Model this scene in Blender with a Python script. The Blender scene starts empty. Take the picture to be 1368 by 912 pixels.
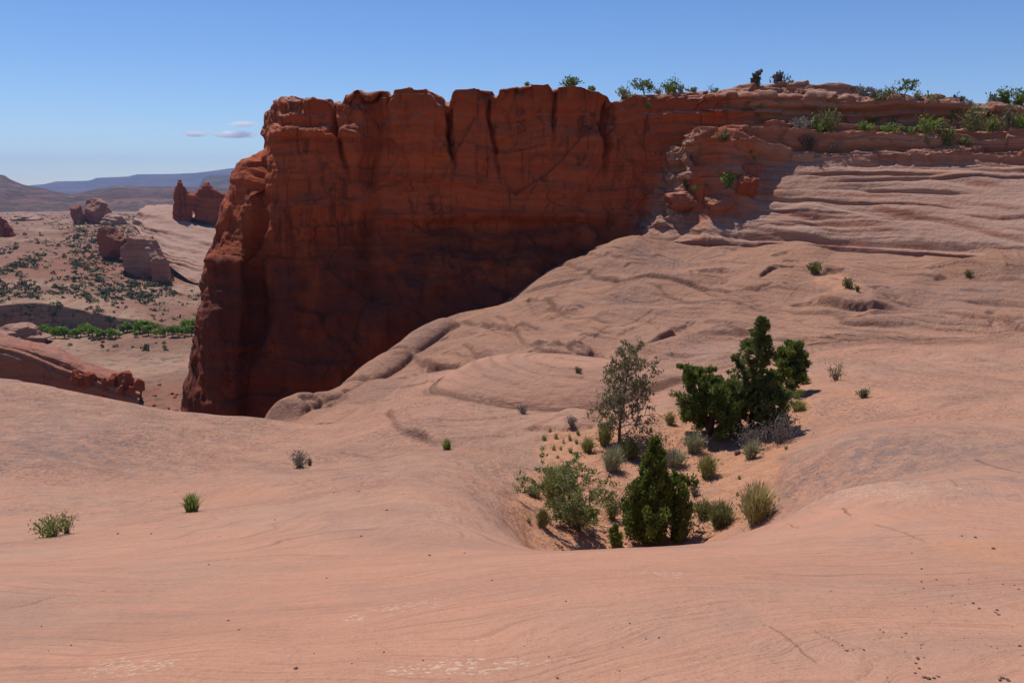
import bpy, math, random
import numpy as np
from mathutils import Vector, Matrix
R = math.radians
scene = bpy.context.scene
COL = scene.collection

# ---------------------------------------------------------------- camera, sky, sun, exposure
F = 1064.0; PITCH = R(11.0)                       # focal length in photo pixels, tilt below the horizon
CP, SP = math.cos(PITCH), math.sin(PITCH)
cam_d = bpy.data.cameras.new('camera')
cam = bpy.data.objects.new('camera', cam_d); COL.objects.link(cam)
cam_d.sensor_width = 36.0; cam_d.lens = 36.0*F/1368.0
cam_d.clip_start = 0.05; cam_d.clip_end = 120000
cam.location = (0, 0, 0); cam.rotation_euler = (R(90)-PITCH, 0, 0)
scene.camera = cam

SUN_EL, SUN_AZ = R(62), R(-31)                    # azimuth from the view direction (+Y), negative = to the left
world = bpy.data.worlds.new('World'); scene.world = world; world.use_nodes = True
wn = world.node_tree; wn.nodes.clear()
wo = wn.nodes.new('ShaderNodeOutputWorld'); wb = wn.nodes.new('ShaderNodeBackground')
sky = wn.nodes.new('ShaderNodeTexSky'); sky.sky_type = 'NISHITA'; sky.sun_disc = False
sky.sun_elevation = SUN_EL; sky.sun_rotation = SUN_AZ
sky.altitude = 1500; sky.air_density = 1.0; sky.dust_density = 0.0; sky.ozone_density = 3.5
wb.inputs['Strength'].default_value = 0.102
hs = wn.nodes.new('ShaderNodeHueSaturation'); hs.inputs['Saturation'].default_value = 1.2; hs.inputs['Hue'].default_value = 0.509; wn.links.new(sky.outputs[0], hs.inputs['Color']); wn.links.new(hs.outputs[0], wb.inputs[0]); wn.links.new(wb.outputs[0], wo.inputs[0])
sun_d = bpy.data.lights.new('sun', 'SUN'); sun_d.energy = 4.2; sun_d.angle = R(0.53); sun_d.color = (1.0, 0.95, 0.88)
sun = bpy.data.objects.new('sun', sun_d); COL.objects.link(sun)
sdir = Vector((math.sin(SUN_AZ)*math.cos(SUN_EL), math.cos(SUN_AZ)*math.cos(SUN_EL), math.sin(SUN_EL)))
sun.rotation_euler = sdir.to_track_quat('Z', 'Y').to_euler(); sun.location = (-20, 20, 60)
vs = scene.view_settings
vs.view_transform = 'Standard'; vs.look = 'None'; vs.gamma = 1.0; vs.exposure = 0.16; vs.use_curve_mapping = False
scene.cycles.max_bounces = 24; scene.cycles.diffuse_bounces = 4; scene.cycles.transparent_max_bounces = 8; scene.cycles.volume_bounces = 20; scene.cycles.glossy_bounces = 2; scene.cycles.transmission_bounces = 4

# ---------------------------------------------------------------- helpers
def ray(px, py):
    px = np.asarray(px, float); py = np.asarray(py, float)
    xc = (px-684)/F; yc = (456-py)/F
    return xc, CP+yc*SP, -SP+yc*CP
def at(px, py, D):
    """point of the photo's line of sight at forward distance D metres"""
    x, y, z = ray(px, py); k = np.asarray(D, float)/y
    return np.stack([x*k, y*k, z*k], -1)

_rs = np.random.RandomState(7)
_perm = _rs.permutation(256).astype(np.int32); _perm = np.concatenate([_perm, _perm, _perm])
_g = _rs.normal(size=(256, 3)); _g /= np.linalg.norm(_g, axis=1)[:, None]; _g = _g.astype(np.float32)
def perlin(x, y, z=None):
    x = np.asarray(x, np.float64); y = np.asarray(y, np.float64)
    z = np.zeros_like(x)+0.37 if z is None else np.asarray(z, np.float64)
    x, y, z = np.broadcast_arrays(x, y, z)
    xi = np.floor(x); yi = np.floor(y); zi = np.floor(z)
    xf = (x-xi).astype(np.float32); yf = (y-yi).astype(np.float32); zf = (z-zi).astype(np.float32)
    xi = xi.astype(np.int64) & 255; yi = yi.astype(np.int64) & 255; zi = zi.astype(np.int64) & 255
    u = xf*xf*xf*(xf*(xf*6-15)+10); v = yf*yf*yf*(yf*(yf*6-15)+10); w = zf*zf*zf*(zf*(zf*6-15)+10)
    out = 0
    for dx in (0, 1):
        for dy in (0, 1):
            for dz in (0, 1):
                h = _perm[_perm[_perm[xi+dx]+yi+dy]+zi+dz]
                g = _g[h]
                d = g[..., 0]*(xf-dx)+g[..., 1]*(yf-dy)+g[..., 2]*(zf-dz)
                out = out + d*(u if dx else 1-u)*(v if dy else 1-v)*(w if dz else 1-w)
    return out*1.6
def fbm(x, y, z=None, oct=4, gain=0.5, lac=2.03):
    a = 1.0; s = 0; f = 1.0; t = 0
    for i in range(oct):
        s = s + a*perlin(np.asarray(x)*f+i*17.3, np.asarray(y)*f+i*5.1, (0.37 if z is None else np.asarray(z))*f+i*9.7)
        t += a; a *= gain; f *= lac
    return s/t*1.4
def sstep(a, b, x):
    t = np.clip((x-a)/(b-a), 0, 1); return t*t*(3-2*t)

def mesh_np(name, verts, quads=None, tris=None, mat=None, parent=None, smooth=True, attrs=None):
    me = bpy.data.meshes.new(name)
    verts = np.asarray(verts, np.float32).reshape(-1, 3)
    q = np.zeros((0, 4), np.int32) if quads is None else np.asarray(quads, np.int32).reshape(-1, 4)
    t = np.zeros((0, 3), np.int32) if tris is None else np.asarray(tris, np.int32).reshape(-1, 3)
    me.vertices.add(len(verts)); me.vertices.foreach_set('co', verts.ravel())
    nl = q.size+t.size; me.loops.add(nl)
    me.loops.foreach_set('vertex_index', np.concatenate([q.ravel(), t.ravel()]))
    me.polygons.add(len(q)+len(t))
    ls = np.concatenate([np.arange(len(q))*4, q.size+np.arange(len(t))*3]).astype(np.int32)
    me.polygons.foreach_set('loop_start', ls)
    me.polygons.foreach_set('use_smooth', np.full(len(q)+len(t), smooth, bool))
    me.update(calc_edges=True)
    for k, val in (attrs or {}).items():
        a = me.attributes.new(k, 'FLOAT', 'POINT'); a.data.foreach_set('value', np.asarray(val, np.float32).ravel())
    if mat: me.materials.append(mat)
    o = bpy.data.objects.new(name, me); COL.objects.link(o)
    if parent: o.parent = parent
    return o
def grid_quads(nr, nc):
    i = np.arange(nr-1)[:, None]*nc+np.arange(nc-1)[None]
    return np.stack([i, i+1, i+nc+1, i+nc], -1).reshape(-1, 4)
def tag(o, label=None, cat=None, group=None, kind=None):
    if label: o['label'] = label
    if cat: o['category'] = cat
    if group: o['group'] = group
    if kind: o['kind'] = kind
    return o
def empty(name, loc, rz=0):
    o = bpy.data.objects.new(name, None); o.empty_display_size = 0.3
    o.location = loc; o.rotation_euler = (0, 0, rz); COL.objects.link(o); return o

# ---- node helper
class NT:
    def __init__(s, name):
        s.m = bpy.data.materials.new(name); s.m.use_nodes = True
        s.t = s.m.node_tree; s.n = s.t.nodes; s.l = s.t.links
        s.b = s.n['Principled BSDF']; s.b.inputs['Roughness'].default_value = 0.9
        s.b.inputs['Specular IOR Level'].default_value = 0.15
    def lk(s, a, b): s.l.new(a, b)
    def new(s, t): return s.n.new(t)
    def setin(s, sock, v):
        if isinstance(v, bpy.types.NodeSocket): s.lk(v, sock)
        else: sock.default_value = v
    def coord(s, which='Object'): return s.new('ShaderNodeTexCoord').outputs[which]
    def attr(s, name):
        a = s.new('ShaderNodeAttribute'); a.attribute_name = name; return a.outputs['Fac']
    def math(s, op, a, b=0.0, c=0.0, clamp=False):
        n = s.new('ShaderNodeMath'); n.operation = op; n.use_clamp = clamp
        s.setin(n.inputs[0], a); s.setin(n.inputs[1], b); s.setin(n.inputs[2], c); return n.outputs[0]
    def scale(s, v, sc):
        n = s.new('ShaderNodeVectorMath'); n.operation = 'MULTIPLY'
        s.lk(v, n.inputs[0]); n.inputs[1].default_value = sc; return n.outputs[0]
    def noise(s, v, sc, det=4, rough=0.55, dist=0.0):
        n = s.new('ShaderNodeTexNoise'); s.lk(v, n.inputs['Vector'])
        n.inputs['Scale'].default_value = sc; n.inputs['Detail'].default_value = det
        n.inputs['Roughness'].default_value = rough; n.inputs['Distortion'].default_value = dist
        return n.outputs['Fac']
    def voro(s, v, sc, feat='F1', out='Distance', rnd=1.0):
        n = s.new('ShaderNodeTexVoronoi'); n.feature = feat; s.lk(v, n.inputs['Vector'])
        n.inputs['Scale'].default_value = sc; n.inputs['Randomness'].default_value = rnd
        return n.outputs[out]
    def ramp(s, f, lo, hi, a=0.0, b=1.0):
        n = s.new('ShaderNodeMapRange'); n.interpolation_type = 'SMOOTHSTEP'
        s.setin(n.inputs['Value'], f)
        n.inputs['From Min'].default_value = lo; n.inputs['From Max'].default_value = hi
        n.inputs['To Min'].default_value = a; n.inputs['To Max'].default_value = b
        return n.outputs[0]
    def mix(s, f, a, b, mode='MIX'):
        n = s.new('ShaderNodeMix'); n.data_type = 'RGBA'; n.blend_type = mode
        s.setin(n.inputs[0], f)
        for k, v in ((6, a), (7, b)):
            if isinstance(v, bpy.types.NodeSocket): s.lk(v, n.inputs[k])
            else: n.inputs[k].default_value = (*v, 1)
        return n.outputs[2]
    def comb(s, x, y, z):
        n = s.new('ShaderNodeCombineXYZ')
        for i, v in enumerate((x, y, z)): s.setin(n.inputs[i], v)
        return n.outputs[0]
    def sep(s, v):
        n = s.new('ShaderNodeSeparateXYZ'); s.lk(v, n.inputs[0]); return n.outputs
    def normal_z(s):
        g = s.new('ShaderNodeNewGeometry'); return s.sep(g.outputs['True Normal'])[2]
    def bump(s, h, dist, strength=1.0, nrm=None):
        n = s.new('ShaderNodeBump'); n.inputs['Distance'].default_value = dist; n.inputs['Strength'].default_value = strength
        s.lk(h, n.inputs['Height'])
        if nrm: s.lk(nrm, n.inputs['Normal'])
        return n.outputs[0]
    def done(s, col, nrm=None):
        s.setin(s.b.inputs['Base Color'], col if isinstance(col, bpy.types.NodeSocket) else (*col, 1))
        if nrm: s.lk(nrm, s.b.inputs['Normal'])
        return s.m
# ---------------------------------------------------------------- rock and soil materials
def mat_slickrock():
    t = NT('slickrock'); P = t.coord()
    st = t.attr('strat'); sand = t.attr('sand'); varn = t.attr('varnish'); crack = t.attr('crack'); tan = t.attr('tan'); dist = t.attr('far'); lich = t.attr('lichen')
    xyz = t.sep(P)
    L = t.comb(t.math('MULTIPLY', xyz[0], 0.22), t.math('MULTIPLY', xyz[1], 0.22), t.math('MULTIPLY', st, 9.0))
    lam = t.noise(L, 1.0, 4, 0.65, 0.3)                    # fine lamination following the cross-beds
    lam2 = t.noise(t.scale(L, (1, 1, 0.18)), 1.0, 3, 0.5)
    big = t.noise(P, 0.13, 5, 0.6, 0.4)
    mid = t.noise(P, 1.3, 5, 0.65)
    fine = t.noise(P, 24.0, 5, 0.7)
    c = t.mix(t.ramp(big, 0.36, 0.64), (0.465, 0.236, 0.150), (0.420, 0.246, 0.164))
    c = t.mix(t.math('MULTIPLY', t.ramp(lam, 0.44, 0.66), 0.7), c, (0.51, 0.25, 0.155))
    c = t.mix(t.math('MULTIPLY', t.ramp(lam2, 0.5, 0.72), 0.7), c, (0.335, 0.18, 0.122))
    c = t.mix(tan, c, t.mix(t.ramp(mid, 0.35, 0.65), (0.31, 0.150, 0.090), (0.375, 0.205, 0.128)))
    # mottling, stronger away from the smooth near dome
    mott = t.math('MULTIPLY', t.ramp(mid, 0.46, 0.66), t.ramp(big, 0.35, 0.6))
    c = t.mix(t.math('MULTIPLY', mott, t.math('MULTIPLY_ADD', dist, 0.45, 0.18)), c, (0.29, 0.155, 0.115))
    spk = t.noise(P, 5.0, 4, 0.75)
    c = t.mix(t.math('MULTIPLY', t.ramp(spk, 0.54, 0.64), t.math('MULTIPLY_ADD', dist, 0.25, 0.15)), c, (0.55, 0.34, 0.24))
    pmask = t.math('MULTIPLY', dist, t.ramp(t.noise(P, 0.3, 4, 0.6), 0.42, 0.6))
    pit = t.noise(t.scale(P, (1, 1, 2)), 7.0, 4, 0.7)
    c = t.mix(t.math('MULTIPLY', t.ramp(pit, 0.54, 0.66), t.math('MULTIPLY', pmask, 0.36)), c, (0.235, 0.125, 0.085))
    pit2 = t.noise(P, 2.2, 5, 0.75)
    c = t.mix(t.math('MULTIPLY', t.math('MULTIPLY', t.ramp(pit2, 0.55, 0.66), pmask), 0.38), c, (0.22, 0.115, 0.08))
    c = t.mix(t.math('MULTIPLY', t.math('MULTIPLY', t.ramp(t.noise(P, 3.4, 5, 0.7), 0.57, 0.67), dist), 0.55), c, (0.235, 0.125, 0.095))
    # grey varnish crust in patches
    vz = t.math('MULTIPLY', t.ramp(t.noise(P, 2.2, 6, 0.75), 0.42, 0.62), varn, clamp=True)
    c = t.mix(t.math('MULTIPLY', vz, 0.8), c, (0.185, 0.14, 0.135))
    # pale lichen discs on the near rock
    wv = t.new('ShaderNodeVectorMath'); wv.operation = 'ADD'; nz_ = t.new('ShaderNodeTexNoise'); t.lk(P, nz_.inputs['Vector']); nz_.inputs['Scale'].default_value = 14; nz_.inputs['Detail'].default_value = 4
    sc_ = t.scale(nz_.outputs['Color'], (0.14, 0.14, 0.14)); t.lk(P, wv.inputs[0]); t.lk(sc_, wv.inputs[1])
    vd = t.voro(wv.outputs[0], 19.0); li = t.math('MULTIPLY', t.ramp(vd, 0.42, 0.30), t.ramp(t.math('ADD', t.math('MULTIPLY', lich, 0.30), t.noise(P, 2.4, 3, 0.7)), 0.70, 0.76))
    c = t.mix(t.math('MULTIPLY', li, 0.5), c, (0.68, 0.56, 0.42))
    nl = t.noise(t.comb(t.math('MULTIPLY', xyz[0], 1.2), t.math('MULTIPLY', xyz[1], 1.2), t.math('MULTIPLY', st, 60.0)), 1.0, 5, 0.7, 0.5)
    c = t.mix(t.math('MULTIPLY', t.ramp(nl, 0.5, 0.68), 0.45), c, (0.30, 0.15, 0.10))
    c = t.mix(t.math('MULTIPLY', t.ramp(fine, 0.55, 0.72), 0.45), c, (0.58, 0.36, 0.245))
    # dark flecks
    fl = t.voro(t.scale(P, (1, 1, 1)), 7.0); c = t.mix(t.math('MULTIPLY', t.ramp(fl, 0.07, 0.03), t.ramp(mid, 0.5, 0.6)), c, (0.12, 0.07, 0.06))
    sc = t.mix(t.ramp(t.noise(P, 3.0, 4), 0.35, 0.65), (0.50, 0.235, 0.128), (0.53, 0.27, 0.158))
    sc = t.mix(t.math('MULTIPLY', t.ramp(t.noise(P, 9, 5, 0.8), 0.6, 0.68), 0.6), sc, (0.30, 0.15, 0.09))
    c = t.mix(sand, c, sc)
    c = t.mix(t.math('MULTIPLY', crack, 0.85), c, (0.11, 0.055, 0.04))
    gr = t.noise(P, 90.0, 3, 0.7)
    c = t.mix(t.math('MULTIPLY', t.ramp(gr, 0.42, 0.6), 0.26), c, (0.27, 0.135, 0.09))
    st2 = t.ramp(t.noise(P, 0.55, 6, 0.72, 0.6), 0.50, 0.64)
    c = t.mix(t.math('MULTIPLY', st2, 0.32), c, (0.31, 0.19, 0.145))
    h = t.math('ADD', t.math('MULTIPLY', fine, 0.25), t.math('MULTIPLY', lam, 0.8))
    h = t.math('ADD', t.math('ADD', h, t.math('MULTIPLY', nl, 0.5)), t.math('MULTIPLY', spk, 0.5))
    h = t.math('SUBTRACT', h, t.math('MULTIPLY', t.math('MULTIPLY', t.ramp(pit, 0.54, 0.63), pmask), 0.45))
    n = t.bump(h, 0.05, 1.0)
    n = t.bump(t.math('ADD', mid, t.math('MULTIPLY', lam2, 0.8)), 0.12, 0.8, n)
    rough = t.math('ADD', t.noise(P, 0.9, 6, 0.72), t.math('MULTIPLY', lam2, 0.6))
    n = t.bump(t.math('MULTIPLY', rough, dist), 0.40, 0.9, n)
    return t.done(c, n)
def mat_cliff(k=1.0, name='red_cliff'):
    t = NT(name); P = t.scale(t.coord(), (1/k, 1/k, 1/k)); xyz = t.sep(P); nz = t.normal_z()
    warp = t.noise(P, 0.12, 3)
    zz = t.math('ADD', xyz[2], t.math('MULTIPLY', warp, 3.0))
    lay = t.noise(t.comb(t.math('MULTIPLY', xyz[0], 0.03), t.math('MULTIPLY', xyz[1], 0.03), zz), 1.1, 5, 0.65)
    streak = t.noise(t.comb(xyz[0], xyz[1], t.math('MULTIPLY', xyz[2], 0.07)), 0.9, 5, 0.65, 0.6)
    blot = t.noise(P, 0.22, 5, 0.6, 0.5)
    f = t.noise(P, 2.5, 6, 0.7)
    pale = t.attr('pale')
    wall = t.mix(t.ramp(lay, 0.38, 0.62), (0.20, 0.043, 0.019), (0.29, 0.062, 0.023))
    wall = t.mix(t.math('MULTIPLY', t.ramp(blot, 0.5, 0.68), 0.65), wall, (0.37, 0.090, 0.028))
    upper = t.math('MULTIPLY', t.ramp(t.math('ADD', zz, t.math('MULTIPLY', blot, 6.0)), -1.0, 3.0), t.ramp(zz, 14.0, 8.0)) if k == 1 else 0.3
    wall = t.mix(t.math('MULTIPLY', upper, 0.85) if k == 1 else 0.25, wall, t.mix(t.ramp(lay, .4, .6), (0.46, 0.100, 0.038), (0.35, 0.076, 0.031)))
    low = t.math('MULTIPLY', t.ramp(t.math('ADD', zz, t.math('MULTIPLY', blot, 8.0)), 1.0, -6.0), 0.7) if k == 1 else 0.0  # lower wall: darker rock, plus deep shade painted into its colour
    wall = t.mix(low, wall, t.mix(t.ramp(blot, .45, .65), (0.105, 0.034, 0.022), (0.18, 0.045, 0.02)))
    wall = t.mix(t.math('MULTIPLY', t.ramp(streak, 0.52, 0.66), 0.6), wall, (0.075, 0.025, 0.02))
    wall = t.mix(t.math('MULTIPLY', t.ramp(f, 0.55, 0.7), 0.35), wall, (0.16, 0.06, 0.04))
    jw = t.new('ShaderNodeVectorMath'); jw.operation = 'ADD'; jn = t.new('ShaderNodeTexNoise'); t.lk(P, jn.inputs['Vector']); jn.inputs['Scale'].default_value = .5; jn.inputs['Detail'].default_value = 4
    t.lk(t.scale(P, (.8, .8, .35)), jw.inputs[0]); t.lk(t.scale(jn.outputs['Color'], (0.9, 0.9, 0.5)), jw.inputs[1])
    jv = t.voro(jw.outputs[0], 0.33, 'DISTANCE_TO_EDGE'); jm = t.math('MULTIPLY', t.ramp(jv, 0.012, 0.0), t.ramp(t.noise(P, .16, 3), .5, .6))
    wall = t.mix(t.math('MULTIPLY', jm, 0.55), wall, (0.045, 0.016, 0.012))
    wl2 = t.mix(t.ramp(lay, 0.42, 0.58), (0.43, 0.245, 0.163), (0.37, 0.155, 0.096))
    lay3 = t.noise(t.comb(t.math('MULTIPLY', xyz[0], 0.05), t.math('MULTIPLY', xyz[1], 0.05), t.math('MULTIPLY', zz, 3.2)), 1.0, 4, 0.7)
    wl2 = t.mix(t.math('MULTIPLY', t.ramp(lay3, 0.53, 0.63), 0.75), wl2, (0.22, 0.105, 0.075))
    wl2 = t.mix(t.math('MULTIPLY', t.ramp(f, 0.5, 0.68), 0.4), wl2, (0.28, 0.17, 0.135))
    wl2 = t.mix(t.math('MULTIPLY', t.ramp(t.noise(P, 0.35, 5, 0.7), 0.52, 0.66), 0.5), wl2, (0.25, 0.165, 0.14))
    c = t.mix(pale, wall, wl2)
    top = t.mix(t.ramp(f, 0.35, 0.65), (0.42, 0.25, 0.18), (0.37, 0.235, 0.18))
    hi = t.math('MAXIMUM', t.ramp(xyz[2], 4.0, 9.0), pale)
    c = t.mix(t.math('MULTIPLY', t.ramp(nz, 0.55, 0.9), t.math('MULTIPLY', hi, 0.8)), c, top)
    h = t.math('SUBTRACT', t.math('ADD', t.math('MULTIPLY', f, 0.8), t.math('MULTIPLY', lay, 1.0)), t.math('MULTIPLY', t.math('MULTIPLY', jm, t.math('SUBTRACT', 1.0, pale)), 0.4))
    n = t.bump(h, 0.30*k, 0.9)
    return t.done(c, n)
def mat_valley():
    t = NT('valley_ground'); P = t.coord(); xyz = t.sep(P)
    big = t.noise(P, 0.012, 6, 0.6, 0.5); mid = t.noise(P, 0.06, 6, 0.7); f = t.noise(P, 0.4, 4, 0.7)
    lay = t.noise(t.comb(t.math('MULTIPLY', xyz[0], 0.012), t.math('MULTIPLY', xyz[1], 0.012), t.math('MULTIPLY', xyz[2], 0.45)), 1.0, 5, 0.65, 0.4)
    red = t.attr('red')
    c = t.mix(t.ramp(big, 0.40, 0.60), (0.205, 0.10, 0.062), (0.32, 0.19, 0.122))
    c = t.mix(t.math('MULTIPLY', t.ramp(lay, 0.48, 0.62), 0.65), c, (0.25, 0.11, 0.07))
    r = t.mix(t.ramp(f, 0.4, 0.6), (0.24, 0.082, 0.046), (0.22, 0.115, 0.072))
    c = t.mix(t.math('MULTIPLY', t.ramp(t.math('ADD', red, t.math('MULTIPLY', mid, 0.7)), 0.65, 0.95), 0.95), c, r)
    c = t.mix(t.math('MULTIPLY', t.ramp(mid, 0.52, 0.66), 0.4), c, (0.23, 0.14, 0.105))
    c = t.mix(t.math('MULTIPLY', t.ramp(t.math('ADD', t.noise(P, 0.25, 3, 0.8), t.math('MULTIPLY', t.math('SUBTRACT', mid, .5), .5)), 0.56, 0.62), 0.75), c, (0.075, 0.07, 0.042))
    dsh = t.noise(t.comb(t.math('MULTIPLY', xyz[0], 0.10), t.math('MULTIPLY', xyz[1], 0.06), t.math('MULTIPLY', xyz[2], 1.3)), 1.0, 4, 0.75)
    c = t.mix(t.math('MULTIPLY', t.ramp(dsh, 0.56, 0.64), 0.6), c, (0.12, 0.05, 0.035))
    n = t.bump(t.math('ADD', mid, t.math('MULTIPLY', lay, 0.8)), 2.0, 0.7)
    return t.done(c, n)
def mat_hill(base1, base2, scrub, sc, bl=0.3):
    t = NT('hill_ground'); P = t.coord(); xyz = t.sep(P)
    a = t.noise(P, 0.004*sc, 6, 0.65); b = t.noise(P, 0.02*sc, 5, 0.8)
    lay = t.noise(t.comb(t.math('MULTIPLY', xyz[0], 0.002*sc), t.math('MULTIPLY', xyz[1], 0.002*sc), t.math('MULTIPLY', xyz[2], 0.06*sc)), 1.0, 4, 0.6)
    c = t.mix(t.ramp(a, 0.38, 0.6), base1, base2)
    c = t.mix(t.math('MULTIPLY', t.ramp(lay, 0.52, 0.62), bl), c, (0.36, 0.18, 0.13))
    c = t.mix(t.math('MULTIPLY', t.ramp(b, 0.47, 0.56), 0.75), c, scrub)
    return t.done(c, t.bump(b, 12.0/sc, 0.8))
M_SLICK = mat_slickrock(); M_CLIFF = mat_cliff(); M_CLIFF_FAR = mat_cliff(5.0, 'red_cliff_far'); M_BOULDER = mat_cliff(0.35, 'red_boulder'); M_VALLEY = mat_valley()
M_HILL = mat_hill((0.085, 0.038, 0.03), (0.13, 0.07, 0.054), (0.035, 0.034, 0.026), 1.0)
M_MESA = mat_hill((0.10, 0.075, 0.062), (0.075, 0.068, 0.055), (0.04, 0.042, 0.034), 0.3)

# ---------------------------------------------------------------- near slickrock: height field through surveyed points
PTS = """684 912 3.6;684 830 4.8;684 780 6.2;684 752 8.2;700 736 11;780 734 11;850 731 11;930 727 11;980 722 11.5;900 912 3.6;900 830 4.8;900 780 6.1;900 748 8.2
1368 912 3.7;1368 800 5.7;1368 700 9.7;1368 640 14;1368 560 24;1368 500 36;1368 440 50;1368 400 57;1368 345 68
1100 912 3.6;1100 830 4.9;1100 760 7.2;1100 720 9.8;1100 660 15;1100 600 22;1100 540 31;1100 480 42;1100 430 53;1100 390 62;1100 330 77
1230 700 10;1230 640 15.5;1230 560 26;1230 480 42;1230 420 55;1240 338 72.5;1020 700 13.5;1050 730 9.5;1060 690 13.5
690 660 23;706 690 20.8;720 650 23.6;620 700 14;620 680 16;620 660 18.5;620 640 21;660 735 10.8;660 715 13;660 700 15;660 680 17.3;660 660 20;660 640 22.3;660 620 25;690 730 12.5;690 722 14.5;690 712 16.5;690 700 18.3;690 685 20.3;706 722 19.1;735 716 20;760 727 20.4;600 700 13.6;560 640 20;500 660 17;640 600 28;560 600 26;640 560 34;560 560 33;700 580 31;600 740 10.5
640 520 39;720 545 37;800 557 35;640 497 41;720 488 43;800 494 43;870 504 42;910 512 41;684 484 52;800 485 52;900 490 50
684 460 58;800 450 60;900 440 60;1000 430 58;684 430 68;760 400 72;850 390 70;950 380 70;1000 350 77;900 340 80;830 325 84;780 345 83;740 370 80;700 405 78;640 420 76;600 430 74;600 470 66;545 490 64;500 520 60
600 500 57;545 507 44;480 545 42;440 575 40;520 530 43;450 545 55;500 510 58;560 485 62;610 500 42;580 530 38
70 697 17;257 668 20;400 608 30;150 640 24;0 600 25;0 507 36;240 553 38;430 573 39;330 580 34;120 530 36;200 600 28;320 640 22;400 680 16;500 720 12;300 720 12.5;100 740 12;0 750 11;0 660 19;0 830 5.5;0 912 3.8;300 800 7;300 912 3.7;500 800 6.2;500 912 3.6;480 620 26;440 590 34;150 700 15.5;60 650 21;0 552 30;350 560 37
-150 700 16;-150 600 25;-150 520 36;-150 800 6;1500 700 9.7;1500 600 18;1500 500 34;1500 420 50;1560 355 61""".replace('\n', ';')
cp = [at(*map(float, p.split())) for p in PTS.split(';')]
cp += [np.array(p, float) for p in [(0,0,-1.6),(-6,0,-2.0),(6,0,-1.4),(0,-6,-1.3),(-9,-6,-2.2),(9,-6,-1.0),(-16,6,-4.2),(16,6,-2.4),(24,12,-4),(28,24,-5.5),(-26,14,-6.8),(36,40,-6.5),(46,60,-4.5),(-36,28,-9),
    (2.6,14.5,-7.4),(.51,14,-6.8),(.58,16,-7.95),(.63,17.5,-8.7),(.86,14,-6.95),(.98,16,-8.15),(1.1,18,-9.15),(3.0,17.5,-9.0),(4.2,17,-9.2),(3,22,-10),(6,22.5,-9.9),(1.6,28,-9.7),(5,28,-9.7),(8.2,28,-9.5),(6,34,-9.5),(10,34,-9.3),(11.5,37.5,-9.2),(3,34,-9.7),(8,38,-9.3),
    (-10,44,-13.8),(-6,50,-14.4),(-2,51,-13.4),(-12,50,-15.5),(-14,60,-16.6),(-10,72,-14),(-3,86,-12),(8,90,-8),(20,92,-5),(-9,80,-13.5)]]
cp = np.array(cp)
def tps_fit(p, lam=0.02):
    xy = p[:, :2]/20.0; n = len(p)
    d2 = ((xy[:, None]-xy[None])**2).sum(-1); K = np.where(d2 > 0, 0.5*d2*np.log(np.maximum(d2, 1e-12)), 0)+lam*0.05*np.eye(n)
    Pm = np.hstack([np.ones((n, 1)), xy]); A = np.zeros((n+3, n+3)); A[:n, :n] = K; A[:n, n:] = Pm; A[n:, :n] = Pm.T
    return xy, np.linalg.solve(A, np.concatenate([p[:, 2], np.zeros(3)]))
_txy, _tw = tps_fit(cp)
def base_z(x, y):
    x = np.asarray(x, float); sh = x.shape; x = x.ravel()/20; y = np.asarray(y, float).ravel()/20
    z = _tw[-3]+_tw[-2]*x+_tw[-1]*y
    for k in range(len(_txy)):
        d2 = (x-_txy[k, 0])**2+(y-_txy[k, 1])**2
        z = z+_tw[k]*0.5*d2*np.log(np.maximum(d2, 1e-12))
    return z.reshape(sh)
def base_hit(px, py, d0=2.5):
    """first meeting of a line of sight with the smooth ground"""
    D = d0*np.exp(np.linspace(0, math.log(95/d0), 500)); p = at(px, py, D)
    below = base_z(p[:, 0], p[:, 1]) > p[:, 2]
    i = np.argmax(below) if below.any() else len(D)-1
    return p[i]
def hit_line(pts, d0=2.5): return np.array([base_hit(*p, d0) for p in pts])
def resample(l, step):
    l = np.asarray(l); s = np.concatenate([[0], np.cumsum(np.linalg.norm(np.diff(l[:, :2], axis=0), axis=1))])
    n = max(2, int(s[-1]/step)); u = np.linspace(0, s[-1], n)
    return np.stack([np.interp(u, s, l[:, k]) for k in range(2)], -1)
def line_dist(x, y, line):
    """signed distance (left of travel positive) and fraction along a plan polyline"""
    best = np.full(x.shape, 1e9); sgn = np.zeros(x.shape); frac = np.zeros(x.shape)
    seg = np.linalg.norm(np.diff(line, axis=0), axis=1); cum = np.concatenate([[0], np.cumsum(seg)])
    for i in range(len(line)-1):
        a, b = line[i], line[i+1]; d = b-a; L2 = d@d
        t = np.clip(((x-a[0])*d[0]+(y-a[1])*d[1])/L2, 0, 1)
        ex = x-a[0]-t*d[0]; ey = y-a[1]-t*d[1]; dd = np.hypot(ex, ey); m = dd < best
        best = np.where(m, dd, best); sgn = np.where(m, np.sign(d[0]*(y-a[1])-d[1]*(x-a[0])), sgn)
        frac = np.where(m, (cum[i]+t*seg[i])/cum[-1], frac)
    return best*sgn, frac
def in_poly(x, y, P):
    c = np.zeros(x.shape, bool); n = len(P)
    for i in range(n):
        a, b = P[i], P[(i+1) % n]
        m = (a[1] > y) != (b[1] > y)
        xx = (b[0]-a[0])*(y-a[1])/((b[1]-a[1]) if b[1] != a[1] else 1e-9)+a[0]
        c ^= m & (x < xx)
    return c

# canyon edge in plan (the ground falls away on its left)
EDGE = np.array([(-90,30),(-45,37),(-26,36.5),(-16,39.0),(-11.0,41.0),(-10.8,45),(-14,50),(-17.5,57),(-13.6,64),(-9.6,70),(-7.4,76),(-6,82),(-4,90),(0,100)])

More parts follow.
